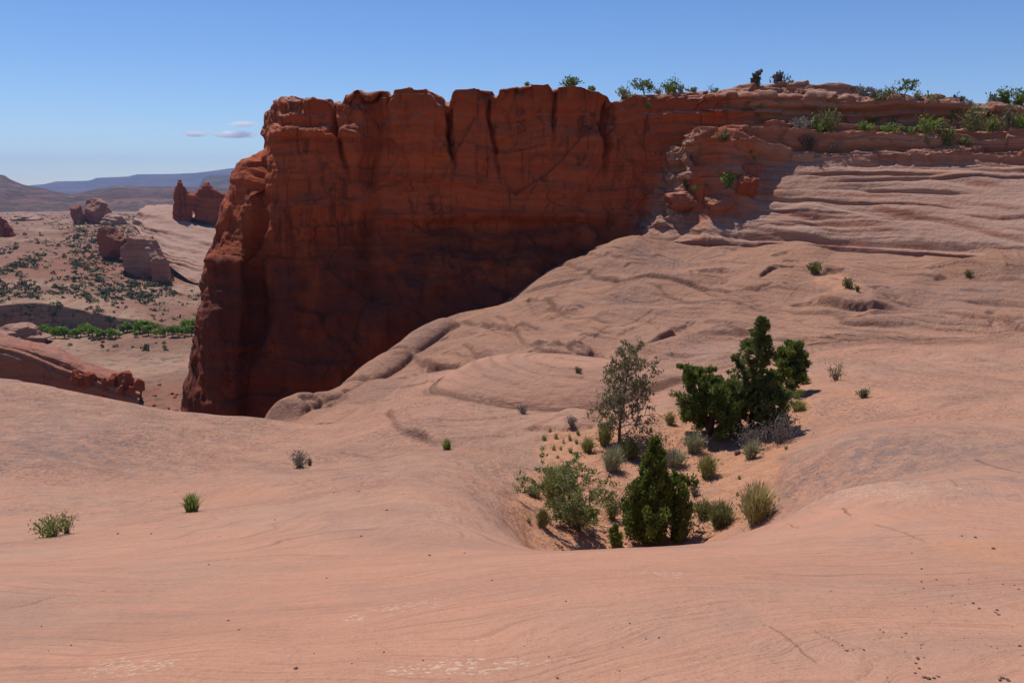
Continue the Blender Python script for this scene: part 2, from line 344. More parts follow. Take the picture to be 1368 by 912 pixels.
TH0, TH1 = math.atan(-1.02), math.atan(1.0)
tg = np.linspace(-0.80, 0.80, 1000)                                   # azimuth tangents
tg = np.concatenate([np.linspace(-2.2, -0.81, 90), tg, np.linspace(0.81, 2.2, 90)])
rr = np.concatenate([np.exp(np.linspace(math.log(1.2), math.log(12), 330))[:-1], np.exp(np.linspace(math.log(12), math.log(38), 250))[:-1], np.linspace(38, 92, 420)])
rr = np.concatenate([[0.02, 0.5, 0.9], rr])
GX = tg[None]*rr[:, None]; GY = np.broadcast_to(rr[:, None], GX.shape).copy()
def up4(c, n, axis):
    src = np.linspace(0, c.shape[axis]-1, n); i = np.minimum(src.astype(int), c.shape[axis]-2); f = src-i
    sh = [1, 1]; sh[axis] = n; f = f.reshape(sh)
    return np.take(c, i, axis)*(1-f)+np.take(c, i+1, axis)*f
def coarse(fn):
    ri = np.linspace(0, len(rr)-1, len(rr)//3); ci = np.linspace(0, len(tg)-1, len(tg)//3)
    rc = np.interp(ri, np.arange(len(rr)), rr); tc = np.interp(ci, np.arange(len(tg)), tg)
    return up4(up4(fn(tc[None]*rc[:, None], np.broadcast_to(rc[:, None], (len(rc), len(tc)))), len(rr), 0), len(tg), 1)
GZ = coarse(base_z); zs = GZ.copy()
GZ = np.where(np.abs(GX) > 45, np.minimum(GZ, -3.0-0.02*np.abs(GX)), GZ)
far = sstep(9, 26, GY)
wx = fbm(GX*0.05, GY*0.05, None, 3); wy = fbm(GX*0.05+40, GY*0.05, None, 3)
lobe = 1-np.abs(fbm(GX*0.085+2, GY*0.10, None, 2))*1.8
GZ = GZ+far*0.28*fbm(GX*0.11, GY*0.11, None, 4)+sstep(44, 54, GY)*0.9*(np.clip(lobe, 0, 1)-.6)+0.9*np.exp(-((GX-8)/6)**2-((GY-81)/5)**2)+0.035*(1-far)*fbm(GX*0.5, GY*0.5, None, 3)
# cross-bed coordinate: tilted beds, warped into the sweeping sets seen on the rock
ST = GZ+0.10*GX+0.16*GY+1.1*wx+0.25*fbm(GX*0.3, GY*0.3, None, 3)
set2 = sstep(-0.2, 0.2, fbm(GX*0.03+9, GY*0.045, None, 2))
ST = ST*(1-set2)+set2*(GZ-0.17*GX+0.08*GY+1.6*wy)
midm = sstep(40, 50, GY)
edge_ = lambda w, k: np.exp(-((np.mod(w+.5, 1)-.5-.02)/k)**2)
saw = lambda w: (1-np.mod(w, 1))*sstep(0, 0.13, np.mod(w, 1))
amp = np.clip(fbm(GX*0.10+3, GY*0.14, None, 3)*1.3+0.25, 0, 1)
GZ = GZ+midm*(0.30*amp*saw(ST*0.50)+0.09*saw(ST*2.1+wy)*sstep(-0.1, 0.4, wx+0.15))
m2 = sstep(16, 30, GY)*(1-midm)
GZ = GZ+m2*0.09*saw(ST*1.6)*amp+(1-midm)*0.012*saw(ST*7)*sstep(-0.1, 0.3, wy)*sstep(3, 9, GY)
pock = fbm(GX*0.22+7, GY*0.34, None, 4)
GZ = GZ-midm*0.40*sstep(0.36, 0.60, pock)
near = sstep(3, 4.5, GY)*(1-sstep(12, 22, GY))
NEARL = near*(0.42*edge_(ST*4+.3*wy, .035)*sstep(.0, .3, fbm(GX*.35, GY*.35, None, 3))+0.30*edge_(ST*11, .06)*sstep(.05, .3, fbm(GX*.6+7, GY*.6, None, 3)))
# named ledges: (photo polyline, height, width, back length, undercut)
LEDGES = [([(742,362),(800,372),(850,377),(920,381),(985,386),(1050,394)], 0.24, 0.30, 14, 0.14),
          ([(1008,381),(1028,370),(1055,367),(1088,374)], 0.26, 0.18, 4, 0.2),
          ([(760,352),(800,354),(850,352),(880,350)], 0.3, 0.25, 10, 0.1),
          ([(1060,398),(1120,406),(1180,410),(1260,420),(1330,432),(1420,440)], 0.50, 0.26, 14, 0.18),
          ([(860,385),(950,405),(1020,418),(1060,414)], 0.15, 0.3, 8, 0.06),
          ([(610,425),(660,440),(720,470),(780,478),(830,480)], 0.35, 0.3, 8, 0.12),
          ([(548,478),(575,492),(610,488),(660,492)], 0.8, 0.35, 6, 0.3),
          ([(700,410),(760,430),(830,440)], 0.25, 0.3, 8, 0.1),
          ([(850,468),(890,452),(905,446)], 0.25, 0.18, 5, 0.14), ([(880,475),(930,474),(985,480)], 0.22, 0.18, 5, 0.14),
          ([(770,455),(800,452),(830,456)], 0.3, 0.3, 4, 0.1), ([(940,430),(980,440),(1030,436)], 0.2, 0.3, 5, 0.06),
          ([(700,566),(745,573),(800,566)], 0.30, 0.22, 2.5, 0.18),
          ([(522,548),(545,572),(600,592)], 0.25, 0.25, 3.5, 0.10),
          ([(755,468),(775,476),(800,478)], .22, .14, 5, .14), ([(868,462),(885,455),(903,446)], .2, .14, 4, .12), ([(1150,412),(1210,418),(1275,424)], .2, .14, 5, .12),
          ([(830,362),(843,356),(862,357)], .2, .14, 5, .12), ([(640,434),(660,430),(685,436)], .2, .14, 5, .12), ([(935,386),(972,394),(1000,408)], .15, .14, 5, .10),
          ([(1220,362),(1280,355),(1330,366)], 0.22, 0.3, 5, 0.08),
          ([(530,520),(560,515),(600,512)], 0.08, 0.12, 2, 0.03)]
crack = np.zeros(GX.shape)
edge = lambda w, k: np.exp(-((np.mod(w+.5, 1)-.5-.02)/k)**2)
crack = midm*(0.75*edge(ST*0.50, .03)*sstep(.25, .7, amp)+0.45*edge(ST*2.1+wy, .06)*sstep(-0.05, 0.35, wx+0.15))+m2*0.3*edge(ST*1.6, .05)*sstep(.3, .8, amp)+NEARL
for pts, H, w, L, uc in LEDGES:
    ln = resample(hit_line(pts, 15)[:, :2], 0.6)
    bx = [ln[:, 0].min()-L*2, ln[:, 0].max()+L*2, ln[:, 1].min()-L*2, ln[:, 1].max()+L*2]
    m = (GX > bx[0]) & (GX < bx[1]) & (GY > bx[2]) & (GY < bx[3])
    if not m.any(): continue
    x, y = GX[m], GY[m]
    d, fr = line_dist(x+0.5*fbm(x*0.28, y*0.28, None, 2), y+0.75*fbm(x*0.22+5, y*0.28, None, 3, .35), ln)
    ends = sstep(0, 0.12, fr)*sstep(1, 0.88, fr)*np.clip(0.75+1.0*fbm(x*0.2, y*0.2, None, 2), 0.1, 1.2)
    dz = H*sstep(-w*0.5, w*0.5, d)*np.exp(-np.maximum(d, 0)/L)-uc*np.exp(-((d+w*0.8)/(w*0.9))**2)
    GZ[m] += ends*dz
    crack[m] = np.maximum(crack[m], 0.6*ends*np.exp(-((d+w*0.2)/(w*0.45))**2))
# fluted lens of cross-beds (the mound behind the pit)
md = np.hypot((GX-2.5)/6.6, (GY-40.2+0.03*(GX-2.5)**2*.3)/3.9)
rip = np.hypot((GX-3.6)/6.0, (GY-40.8)/3.3)*6.5+0.25*fbm(GX*0.15, GY*0.15, None, 2)
mm = sstep(1.03, 0.95, md); zb = zs-0.15
GZ = GZ*(1-mm)+mm*(zb+1.2*np.sqrt(np.maximum(1-np.minimum(md, .99)**2.6, 0))+0.045*saw(rip)-0.1)
crack = crack*(1-mm)+0.34*mm*edge(rip, .16)*sstep(.2, .5, md); crack = np.maximum(crack, 0.4*np.exp(-((md-1.05)/.03)**2)*(GY < 40))
ST = ST*(1-mm)+mm*rip*0.28
# boulder-like rolls along the canyon edge
rl = np.array([(-17.5,55.5),(-15.4,59),(-13,63),(-11,66.5),(-8.6,70.5),(-6.5,75)])
m = (GY > 50) & (GY < 82) & (GX > -26) & (GX < 4); d, fr = line_dist(GX[m], GY[m], resample(rl, .5)); a_ = np.abs(d)/(2.5+0.5*perlin(fr*7, fr*0+.3))
notch = 1-0.5*np.exp(-((fr-.36)/.012)**2)-0.4*np.exp(-((fr-.62)/.012)**2)-.35*np.exp(-((fr-.15)/.012)**2)
GZ[m] += sstep(0, .05, fr)*sstep(1, .9, fr)*notch*1.25*np.sqrt(np.maximum(1-np.minimum(a_, 1)**2.4, 0))
crack[m] = np.maximum(crack[m], .5*np.exp(-((a_-1.02)/.04)**2)*(fr > .03)*(fr < .95)*(d < 0))
# sand of the pit
SANDP = [(676,668),(690,712),(720,738),(800,742),(930,736),(1008,722),(1022,690),(1040,640),(1048,605),(1075,565),(1086,535),(1080,500),(1050,487),(1000,492),(960,545),(905,552),(880,570),(800,572),(735,575),(715,600),(722,622)]
sp = [at(px, py, 0) for px, py in SANDP]
SP2 = []
for px, py in SANDP:
    D = np.exp(np.linspace(math.log(14), math.log(60), 400)); p = at(px, py, D); i = np.argmax(base_z(p[:, 0], p[:, 1]) > p[:, 2])
    p = p[i]
    if py > 705: p = at(px, py, {690: 16.6, 720: 15.2, 800: 15.0}.get(px, 9.95/(-ray(px, py)[2]/ray(px, py)[1])))
    SP2.append(p[:2])
SP2 = np.array(SP2)
ins = in_poly(GX, GY, SP2); sd = np.full(GX.shape, 9.0); m = (GY > 12) & (GY < 50) & (np.abs(GX-4) < 16)
sd[m] = np.abs(line_dist(GX[m], GY[m], np.vstack([SP2, SP2[:1]]))[0]); sd = np.where(ins, sd, -sd)
sand = sstep(-0.25, 0.25, sd+0.35*fbm(GX*0.6, GY*0.6, None, 3))
GZ = GZ*(1-sand)+sand*(zs-0.05+0.07*fbm(GX*0.9, GY*0.9, None, 3)+0.03*fbm(GX*4, GY*4, None, 2))
GZ = GZ+0.06*np.exp(-((sd+0.4)/0.3)**2)*(GY > 18)*(0.6+0.8*np.clip(fbm(GX*0.2, GY*0.2, None, 2), -.5, 1))
def blob(px, py, rx, ry, d0=3):
    c = base_hit(px, py, d0); return np.exp(-(((GX-c[0])/rx)**2+((GY-c[1])/ry)**2))
for px, py, rx, ry, d0, a in [(1112,378,2.0,2.6,30,1.0),(1122,395,2.2,2.0,30,.8),(1310,728,0.6,0.7,4,.75),(1345,745,.5,.5,4,.7),(740,640,1.4,1.4,15,.6),(620,600,1.5,1.0,15,.5),(330,660,2,1,10,.45),(1150,525,1.6,1.6,20,.6),(1040,600,1.2,3,20,.6),(880,555,3,1.2,20,.7)]:
    sand = np.maximum(sand, a*sstep(0.35, 0.75, blob(px, py, rx, ry, d0)+0.22*fbm(GX*0.7, GY*0.7, None, 3)))
varn = 0.25*sstep(0.15, 0.5, fbm(GX*0.12+20, GY*0.12, None, 3))*sstep(20, 40, GY)
for px, py, rx, ry, d0 in [(950,470,4.5,4,40),(840,405,2.5,4,40),(560,455,3,3,45),(1320,640,2.2,1.1,8),(1290,610,3,1.5,8),(1150,620,2.5,3.0,8),(520,520,1.6,3,48),(1290,400,6,3,40),(760,385,3,2,40),(880,355,4,3,50),(80,590,5,4,15),(1340,665,1.2,.6,8)]:
    varn = np.maximum(varn, 0.9*blob(px, py, rx, ry, d0))
tan = sstep(44, 60, GY)*(0.75+0.25*sstep(-0.1, 0.3, wx))
tan = tan*(1-.95*mm); varn = varn*(1-mm); far = far*(1-.75*mm)
lich = np.zeros(GX.shape)
for px, py, rx, ry in [(180,890,.35,.25),(560,805,.5,.35),(640,850,.35,.2),(480,820,.2,.15),(1150,660,1.2,1.2),(590,890,.3,.2),(890,765,.3,.5),(320,815,.15,.12),(1180,650,2,2),(700,880,.4,.2)]:
    lich = np.maximum(lich, blob(px, py, rx, ry))
# thin open cracks
for pts, w in [([(1010,833),(1030,840),(1055,856),(1075,872),(1092,888)], .012),([(0,815),(40,806),(75,796)], .016),([(105,702),(150,697),(210,690)], .03),([(1125,678),(1136,690)], .03),([(1085,845),(1110,855),(1125,862)], .008),([(1120,862),(1135,870),(1155,868)], .008),([(1052,700),(1068,705)], .02),
               ([(840,372),(850,366),(858,366)], .1),([(1300,612),(1368,632)], .05),([(920,452),(900,462)], .1),([(200,684),(240,680)], .02),([(1165,700),(1240,724)], .02)]:
    ln = resample(hit_line(pts)[:, :2], 0.05)
    bx = [ln[:, 0].min()-.5, ln[:, 0].max()+.5, ln[:, 1].min()-.5, ln[:, 1].max()+.5]
    m = (GX > bx[0]) & (GX < bx[1]) & (GY > bx[2]) & (GY < bx[3]); x, y = GX[m], GY[m]
    if not m.any(): continue
    d, fr = line_dist(x+.03*perlin(x*6, y*6), y+.03*perlin(x*6, y*6, 3.3), ln)
    w = w*.55; k = np.exp(-(d/w)**2)*sstep(0, .1, fr)*sstep(1, .9, fr); GZ[m] -= k*w*1.2; crack[m] = np.maximum(crack[m], k)
# bedding planes that crop out as long thin lines on the slope and round the mound
for pts, w, st_ in [([(640,431),(700,450),(790,478),(845,492)], .13, .5), ([(676,413),(740,438),(800,450),(860,452)], .13, .5), ([(735,392),(790,402),(860,404),(905,398)], .13, .45), ([(700,428),(760,446),(830,462),(900,466)], .12, .4), ([(955,384),(1000,404),(1040,428)], .12, .45),
        ([(1000,352),(1100,378),(1180,402),(1280,420),(1368,432)], .15, .5), ([(1040,420),(1130,448),(1240,478)], .10, .4), ([(1190,470),(1290,498),(1368,512)], .08, .4), ([(1120,512),(1220,520),(1330,556)], .06, .3), ([(780,348),(850,352),(930,350),(1010,345)], .14, .4), ([(930,362),(1000,360),(1060,362)], .13, .4),
        ([(1180,350),(1260,360),(1368,368)], .13, .4), ([(1180,386),(1270,396),(1368,402)], .12, .4), ([(560,468),(620,478),(680,486)], .12, .5), ([(600,440),(650,452),(720,472)], .12, .45), ([(500,508),(530,500),(575,487)], .1, .4),
        ([(627,508),(650,523),(700,537),(760,547),(830,550)], .07, .55), ([(645,506),(690,524),(750,537),(820,541)], .07, .5), ([(670,507),(720,523),(780,530),(840,530)], .07, .45), ([(700,506),(745,516),(800,520),(850,518)], .07, .4), ([(735,503),(780,509),(830,508)], .07, .35), ([(560,560),(600,572),(660,578)], .06, .4), ([(530,530),(545,560),(570,580)], .06, .5), ([(640,590),(700,570),(745,562)], .05, .35), ([(440,600),(520,604),(600,598)], .05, .3), ([(250,690),(400,668),(520,650)], .03, .35), ([(0,712),(120,700),(230,686)], .03, .4)]:
    ln = resample(hit_line(pts)[:, :2], 0.3); bx = [ln[:, 0].min()-1, ln[:, 0].max()+1, ln[:, 1].min()-1, ln[:, 1].max()+1]
    m = (GX > bx[0]) & (GX < bx[1]) & (GY > bx[2]) & (GY < bx[3]); x, y = GX[m], GY[m]
    if not m.any(): continue
    d, fr = line_dist(x+2.2*w*fbm(x*.9, y*.9, None, 3), y+3*w*fbm(x*.7+4, y*.7, None, 3), ln)
    on = sstep(0, .15, fr)*sstep(1, .85, fr)*np.clip(.55+1.3*fbm(x*.35, y*.35, None, 3), 0, 1)
    GZ[m] += on*w*.9*(sstep(-w*.5, w*.5, d)-.5)*np.exp(-np.abs(d)/(w*9)); crack[m] = np.maximum(crack[m], st_*on*np.exp(-(d/w)**2))
# the ground falls away into the canyon
ed = resample(EDGE, 1.5); dE, _ = line_dist(GX, GY, ed)
dE = dE+0.5*fbm(GX*0.25, GY*0.25, None, 3)*sstep(42, 50, GY)
fall = np.maximum(dE+2.2, 0); GZ = np.maximum(GZ-0.10*np.minimum(fall, 3)**2-np.maximum(fall-3, 0)*0.6-np.maximum(fall-3.2, 0)**1.9*1.2, -70+0.0*GZ)
co = np.stack([GX, GY, GZ], -1)
ground = mesh_np('rock_ground', co, grid_quads(*GX.shape), None, M_SLICK,
                 attrs=dict(strat=ST, sand=sand, varnish=varn, crack=crack, tan=tan, far=far, lichen=lich))
tag(ground, kind='structure')
# the rock behind the viewer, so the sheet goes on past the camera
tb = np.linspace(-26, 26, 90); yb = np.linspace(0.02, -24, 40); BX, BY = np.meshgrid(tb, yb); BZ = base_z(BX, BY)-0.02
back = mesh_np('rock_ground_behind', np.stack([BX, BY, BZ], -1), grid_quads(40, 90)[:, ::-1], None, M_SLICK,
               attrs=dict(strat=BZ+.1*BX, sand=0*BX, varnish=0*BX, crack=0*BX, tan=0*BX, far=0*BX, lichen=0*BX)); tag(back, kind='structure')
# ---------------------------------------------------------------- lofted rock sheets: columns of (px, py, distance) levels
def smooth1(a, n, axis):
    for _ in range(n):
        p = np.concatenate([np.take(a, [0], axis), a, np.take(a, [-1], axis)], axis)
        a = 0.25*np.take(p, np.arange(0, a.shape[axis]), axis)+0.5*a+0.25*np.take(p, np.arange(2, a.shape[axis]+2), axis)
    return a
def loft(cols, weights, ncol, rows, sm_s=6, sm_t=3):
    """cols: (K, L, 3) points, interpolated to ncol columns; rows: samples between successive levels"""
    c = np.asarray(cols, float); K, L, _ = c.shape
    s0 = np.concatenate([[0], np.cumsum(weights)]); s = np.linspace(0, s0[-1], ncol)
    A = np.stack([np.stack([np.interp(s, s0, c[:, l, k]) for k in range(3)], -1) for l in range(L)], 1)   # ncol, L, 3
    t0 = np.concatenate([[0], np.cumsum(rows)]); t = np.arange(t0[-1]+1)
    i = np.clip(np.searchsorted(t0, t, 'right')-1, 0, L-2); f = ((t-t0[i])/np.array(rows)[i])[None, :, None]
    B = A[:, i]*(1-f)+A[:, i+1]*f                                                                           # ncol, nt, 3
    B = smooth1(B, sm_s, 0); B = smooth1(B, sm_t, 1)
    return B, s/s0[-1], t
def sheet_normals(B):
    ds = np.gradient(B, axis=0); dt = np.gradient(B, axis=1); n = np.cross(ds, dt)
    n /= np.maximum(np.linalg.norm(n, axis=-1, keepdims=True), 1e-9)
    return n

# rim of the headland and bench, from the skyline
SKY = np.array([(330,185),(350,166),(364,152),(376,144),(386,139),(400,134),(420,134),(440,131),(448,134),(454,141),(459,121),(480,115),(500,117),(517,121),(521,131),(525,120),(560,119),(578,122),(593,133),(599,142),(605,122),(640,117),(658,121),(661,130),(666,117),(690,113),(733,112),(739,123),(745,116),(775,115),(800,121),(818,133),(828,138),(845,128),(900,126),(945,123),(955,126),(965,121),(1000,116),(1050,113),(1110,118),(1150,122),(1180,130),(1240,136),(1300,139),(1368,141),(1560,146)], float)
def rim_py(px): return np.interp(px, SKY[:, 0], SKY[:, 1])
FACE_PY = [180, 230, 300, 308, 350, 420, 500, 600]
def face(px, D, dx=None): 
    dx = dx or [0]*9
    return [(px+dx[0], rim_py(px+dx[0]), D[0])]+[(px+dx[i+1], FACE_PY[i], D[i+1]) for i in range(8)]
KEYS = [
 [(356,148,150),(352,180,150),(346,230,150),(340,300,150),(340,308,150),(336,350,150),(332,420,150),(330,500,150),(328,600,150)],
 [(384,142,106),(346,180,106),(318,230,106),(300,300,106),(298,308,106),(290,350,106),(284,420,105),(278,500,104),(272,600,103)],
 [(386,139,93),(346,180,93),(310,230,93),(290,300,92),(288,308,92),(273,350,89),(264,420,88),(255,500,87),(246,600,86)],
 [(392,137,92),(352,180,89),(316,230,88.4),(297,300,87.4),(294,308,87),(278,350,83.5),(271,420,82),(264,500,81),(256,600,80)],
 [(400,136,91.5),(366,178,87.2),(338,230,86.2),(322,300,85.2),(320,308,85),(322,350,82.6),(318,420,81.2),(314,500,80),(308,600,78.4)],
 [(404,134,91.5),(386,176,86.6),(372,230,85.6),(362,300,84.8),(360,308,84.6),(345,350,84.0),(338,420,82.8),(332,500,81.2),(326,600,79.4)],
 face(424, [91, 86.4, 85.5, 84.2, 84.0, 83.2, 81.8, 80, 78]),
 face(452, [89.5, 86.4, 85.5, 84.2, 83.9, 82.8, 81.2, 79.2, 76.5]),
 face(520, [88, 87.2, 86.6, 85.8, 85.2, 83.5, 81, 79, 77]),
 face(598, [89, 88.2, 87.6, 86.8, 85.6, 83.2, 80.5, 78, 75]),
 face(660, [90, 89.2, 88.6, 87.8, 86.4, 83.8, 80, 77, 74]),
 face(738, [91, 90.2, 89.6, 88.8, 87.2, 84.3, 80.5, 77, 74]),
 face(815, [93, 91.9, 91.0, 89.6, 88.2, 85.0, 81, 78, 75]),
 [(880,127,95),(880,150,94),(872,182,93),(868,225,92.0),(866,262,90.8),(862,292,89.2),(858,310,87.0),(852,322,84.6),(850,430,83.4)],
 [(945,123,96),(945,137,93.6),(945,160,92.9),(944,200,90.2),(942,250,88.2),(938,284,86.0),(930,308,84.0),(925,322,82.8),(922,430,81.8)],
 [(1000,116,95.5),(1000,130,92.8),(1000,155,92.3),(1000,200,89.4),(1000,235,87.8),(1000,280,84.0),(1000,311,81.6),(1000,323,80.4),(1000,430,79)],
 [(1100,117,94.5),(1100,132,91.6),(1100,156,91.3),(1100,201,88.3),(1100,211,87),(1100,268,82.5),(1100,314,78.6),(1100,327,77.2),(1100,430,76)],
 [(1240,136,91.2),(1240,142,89.6),(1240,160,89.2),(1240,194,86.2),(1240,209,84.8),(1240,272,79),(1240,323,74.2),(1240,337,72.8),(1240,430,71.5)],
 [(1368,141,89),(1368,147,87.6),(1368,164,87.1),(1368,192,84),(1368,209,82),(1368,277,75),(1368,333,69.5),(1368,347,68),(1368,450,66.5)],
 [(1560,146,86),(1560,157,85.3),(1560,172,84.5),(1560,190,82),(1560,208,79),(1560,282,71),(1560,346,64),(1560,361,62.5),(1560,470,61)],
 [(1900,150,84),(1900,160,83.3),(1900,176,82.5),(1900,195,79),(1900,212,75),(1900,300,66),(1900,380,57),(1900,396,55),(1900,520,53)]]
cols = []
for K in KEYS:
    P = at(*np.array(K, float).T)
    top = P[0].copy(); up = []
    for b, dz in ((0.35, .12), (2.5, .35), (14, .5), (70, -1.5)):
        d = np.array([0.10 if K[0][0] < 700 else 0.0, 1.0, 0]); q = top+d*b; q[2] += dz; up.append(q)
    bot = P[-1].copy(); bot[2] = -96; bot[1] -= 3 if K[0][0] < 800 else 0
    cols.append(np.array(up[::-1]+list(P)+[bot]))
# rim levels are filled in from the skyline between the keys
wts = [40, 12, 4, 5, 5, 4.2, 3.2, 4, 6, 6.6, 5.3, 6.6, 6.6, 5.6, 5.6, 4.8, 8.5, 11.5, 10, 13, 18]
ncol = 1500
wts = wts[:len(KEYS)-1]
B, sF, tI = loft(cols, wts, ncol, [6, 8, 8, 6, 44, 46, 60, 30, 92, 80, 52, 46, 20], sm_s=5, sm_t=3)
# lift the rim to the detailed skyline
rimi = 28
pxr = 684+F*(B[:, rimi, 0]/(B[:, rimi, 1]*CP-B[:, rimi, 2]*SP))
x_, y_, z_ = ray(pxr, rim_py(pxr)); dz = z_/y_*B[:, rimi, 1]-B[:, rimi, 2]
dz = np.where((pxr > 357) & (B[:, rimi, 1] < 97), dz, 0)
wt = np.clip(1-np.abs(np.arange(B.shape[1])-rimi)/np.where(np.arange(B.shape[1]) < rimi, 30, 34), 0, 1)
B[..., 2] += dz[:, None]*wt[None]
N = -sheet_normals(B)
if N[ncol//2, 150, 1] > 0: N = -N
X, Y, Z = B[..., 0], B[..., 1], B[..., 2]
PX = 684+F*X/np.maximum(Y*CP-Z*SP, 1)
right = sstep(850, 1010, PX)                                     # benches; left of it the sheer wall
wallm = np.clip(1-np.abs(N[..., 2])*1.1, 0, 1)
warp = fbm(X*0.05, Y*0.05, Z*0.05, 3)
zz = Z+1.2*warp+0.02*X
lat = 0.5*perlin(X*0.06, Y*0.06, Z*0.05)
n1 = lambda f, o: perlin(zz*f, lat+o, X*0.02+o)
led = (0.5*np.tanh(3*n1(0.30, 1.0))+0.20*np.tanh(3.5*n1(0.9, 4.0))+0.08*np.tanh(3*n1(2.6, 8.0)))*np.clip(0.75+1.2*perlin(X*0.09, Z*0.2, 4.4), 0.1, 1.3)
big = fbm(X*0.075, Y*0.075, Z*0.06, 4); med = fbm(X*0.25, Y*0.25, Z*0.2, 4); fine = fbm(X*0.9, Y*0.9, Z*0.7, 4)
vert = fbm(X*0.30, Y*0.30, Z*0.035, 4)
cell = np.floor(X/5.2+0.8*perlin(X*0.12, Z*0.03)+3*perlin(Z*0.05, X*0.01)); blk = np.modf(np.abs(np.sin(cell*12.9898+np.floor(zz/7.5)*78.233)*43758.5453))[0]-0.5
dispL = 1.05*big+0.16*vert+0.60*med+0.15*fine+0.40*led+0.35*blk*sstep(-30, -2, Z)
hsh = lambda a, b: np.modf(np.abs(np.sin(a*12.9898+b*78.233)*43758.5453))[0]-0.5
def blocks(sx, sz, o):
    r = np.floor(zz/sz+0.25*perlin(X*.15, Z*.3, o)); u = X/sx+hsh(r, r*0+o)*3+0.3*perlin(Z*.5, X*.3, o); c = np.floor(u)
    return hsh(c, r+o)+0.5*hsh(c+9, r+o)*(u-c-.5)
dispL += 0.55*blocks(5.5, 4.5, 1.7)*sstep(-.1, .25, perlin(X*.05, Z*.06, 2.2)+.1)+0.28*blocks(2.2, 1.5, 5.1)*sstep(0, .3, perlin(X*.08, Z*.09, 6.2))+0.14*blocks(.9, .6, 8.3)*sstep(.05, .3, perlin(X*.1, Z*.12, 9.2))
spall = fbm(X*0.13+5, Y*0.1, Z*0.10, 3)
dispL -= 0.45*sstep(0.10, 0.22, spall)*sstep(0.75, 0.2, spall)
# spalled hollows and open joints that split the rim into blocks
for cpx, dep, w, zl in [(455,1.2,.30,2),(521,.6,.2,6),(598,1.6,.30,3),(661,1.0,.22,3),(738,.8,.18,6),(820,1.6,.35,3),(495,1.3,.9,-9),(955,.8,.2,5),(338,1.6,.9,-14),(690,.4,.15,7)]:
    xx = PX+14*perlin(Z*0.16, cpx*.1)+5*perlin(Z*0.7, cpx*.3)
    wp = w*12; dispL -= dep*np.exp(-((xx-cpx)/wp)**2)*sstep(zl-4, zl+3, Z)*(1-right*.3)
# dark arched hollow at the foot of the upper wall
hol = np.exp(-((PX-640)/190)**2-((Z+5.5)/2.2)**2); dispL -= 1.6*hol
lip = np.exp(-((Z+3.3+0.6*perlin(X*0.1, 2.0))/0.55)**2)*sstep(470, 520, PX)*sstep(850, 780, PX); dispL += 0.7*lip
ledR = 0.62*np.tanh(4*n1(0.62, 2.0))+0.42*np.tanh(4*n1(1.5, 5.0))+0.16*np.tanh(3*n1(3.8, 8.0))
band = sstep(3.2, 2.2, Z)                                        # smooth banded slope under the bench
blk2 = np.modf(np.abs(np.sin(np.floor(X/2.3+0.7*perlin(X*.3, Z*.5)+.9*perlin(Z*.9, X*.05))*12.9898+np.floor(zz/1.15)*78.233)*43758.5453))[0]-0.5
dispR = (ledR*0.95+0.5*med+0.20*fine+0.6*big+0.9*blk2)*(1-band)+band*(0.42*ledR*np.clip(0.35+1.8*fbm(X*0.04, Z*0.35, None, 3), 0.05, 1)+0.25*np.tanh(4*perlin((zz+0.22*X)*.8, X*.03))*sstep(.0, .3, fbm(X*.06+9, Z*.2, None, 3))+0.35*med*sstep(-.1, .3, big)+0.06*fine+0.25*big)
upl = sstep(3.5, 6, Z)*right
dispR = dispR-1.1*upl*np.exp(-((Z-(rim_py(np.clip(PX, 830, 1500))*0+7.2+0.8*perlin(X*0.05, 1.7)))/0.9)**2)
for zc, dp, tl, o_ in [(-2.3,.42,.010,1.3),(-0.4,.5,-.012,2.6),(1.3,.40,.008,4.2),(2.2,.35,0,5.5),(-3.1,.3,.02,7.7),(-1.4,.3,-.03,9.1),(.5,.28,.025,10.4)]:
    dispR -= .62*dp*np.exp(-((Z-zc-tl*(X-30)-0.35*perlin(X*.05, o_)-.14*perlin(X*.35, o_))/(.11+.06*perlin(X*.5, o_+1)))**2)*band*sstep(-.05, .22, perlin(X*.07, o_+3.1))
    dispR += .30*dp*sstep(0, .25, Z-zc-tl*(X-30)-0.35*perlin(X*.05, o_))*sstep(1.4, .3, Z-zc)*band*sstep(-.05, .22, perlin(X*.07, o_+3.1))
dispR -= 0.6*np.exp(-((Z+4.9+0.35*perlin(X*0.08, 3.3)+ (PX-1000)*0.0012)/0.28)**2)*band
dispR -= 0.3*np.exp(-((Z+3.6+0.5*perlin(X*0.06, 6.3))/0.2)**2)*band*sstep(-.1, .3, perlin(X*.1, 9.2))
shelf = sstep(476, 462, PX)*sstep(352, 372, PX)*sstep(4.5, 6.0, Z)
dispL = dispL+shelf*(0.8*np.tanh(4*perlin(zz*1.1, X*.05, 3.3))+0.5*(np.modf(np.abs(np.sin(np.floor(X/1.6)*12.9898+np.floor(zz/1.0)*78.233)*43758.5453))[0]-.5))
disp = dispL*(1-right)+dispR*right
plat = np.zeros(B.shape[1]); plat[:rimi-2] = 1; plat = smooth1(plat, 6, 0)
disp = disp*(1-plat*0.75)
# pillar against the nose, its rounded top at eye level below the rim
pil = np.exp(-((PX-300)/26)**2)*sstep(-6.3, -8.2, Z)*sstep(120, 97, Y); disp = disp+1.0*pil
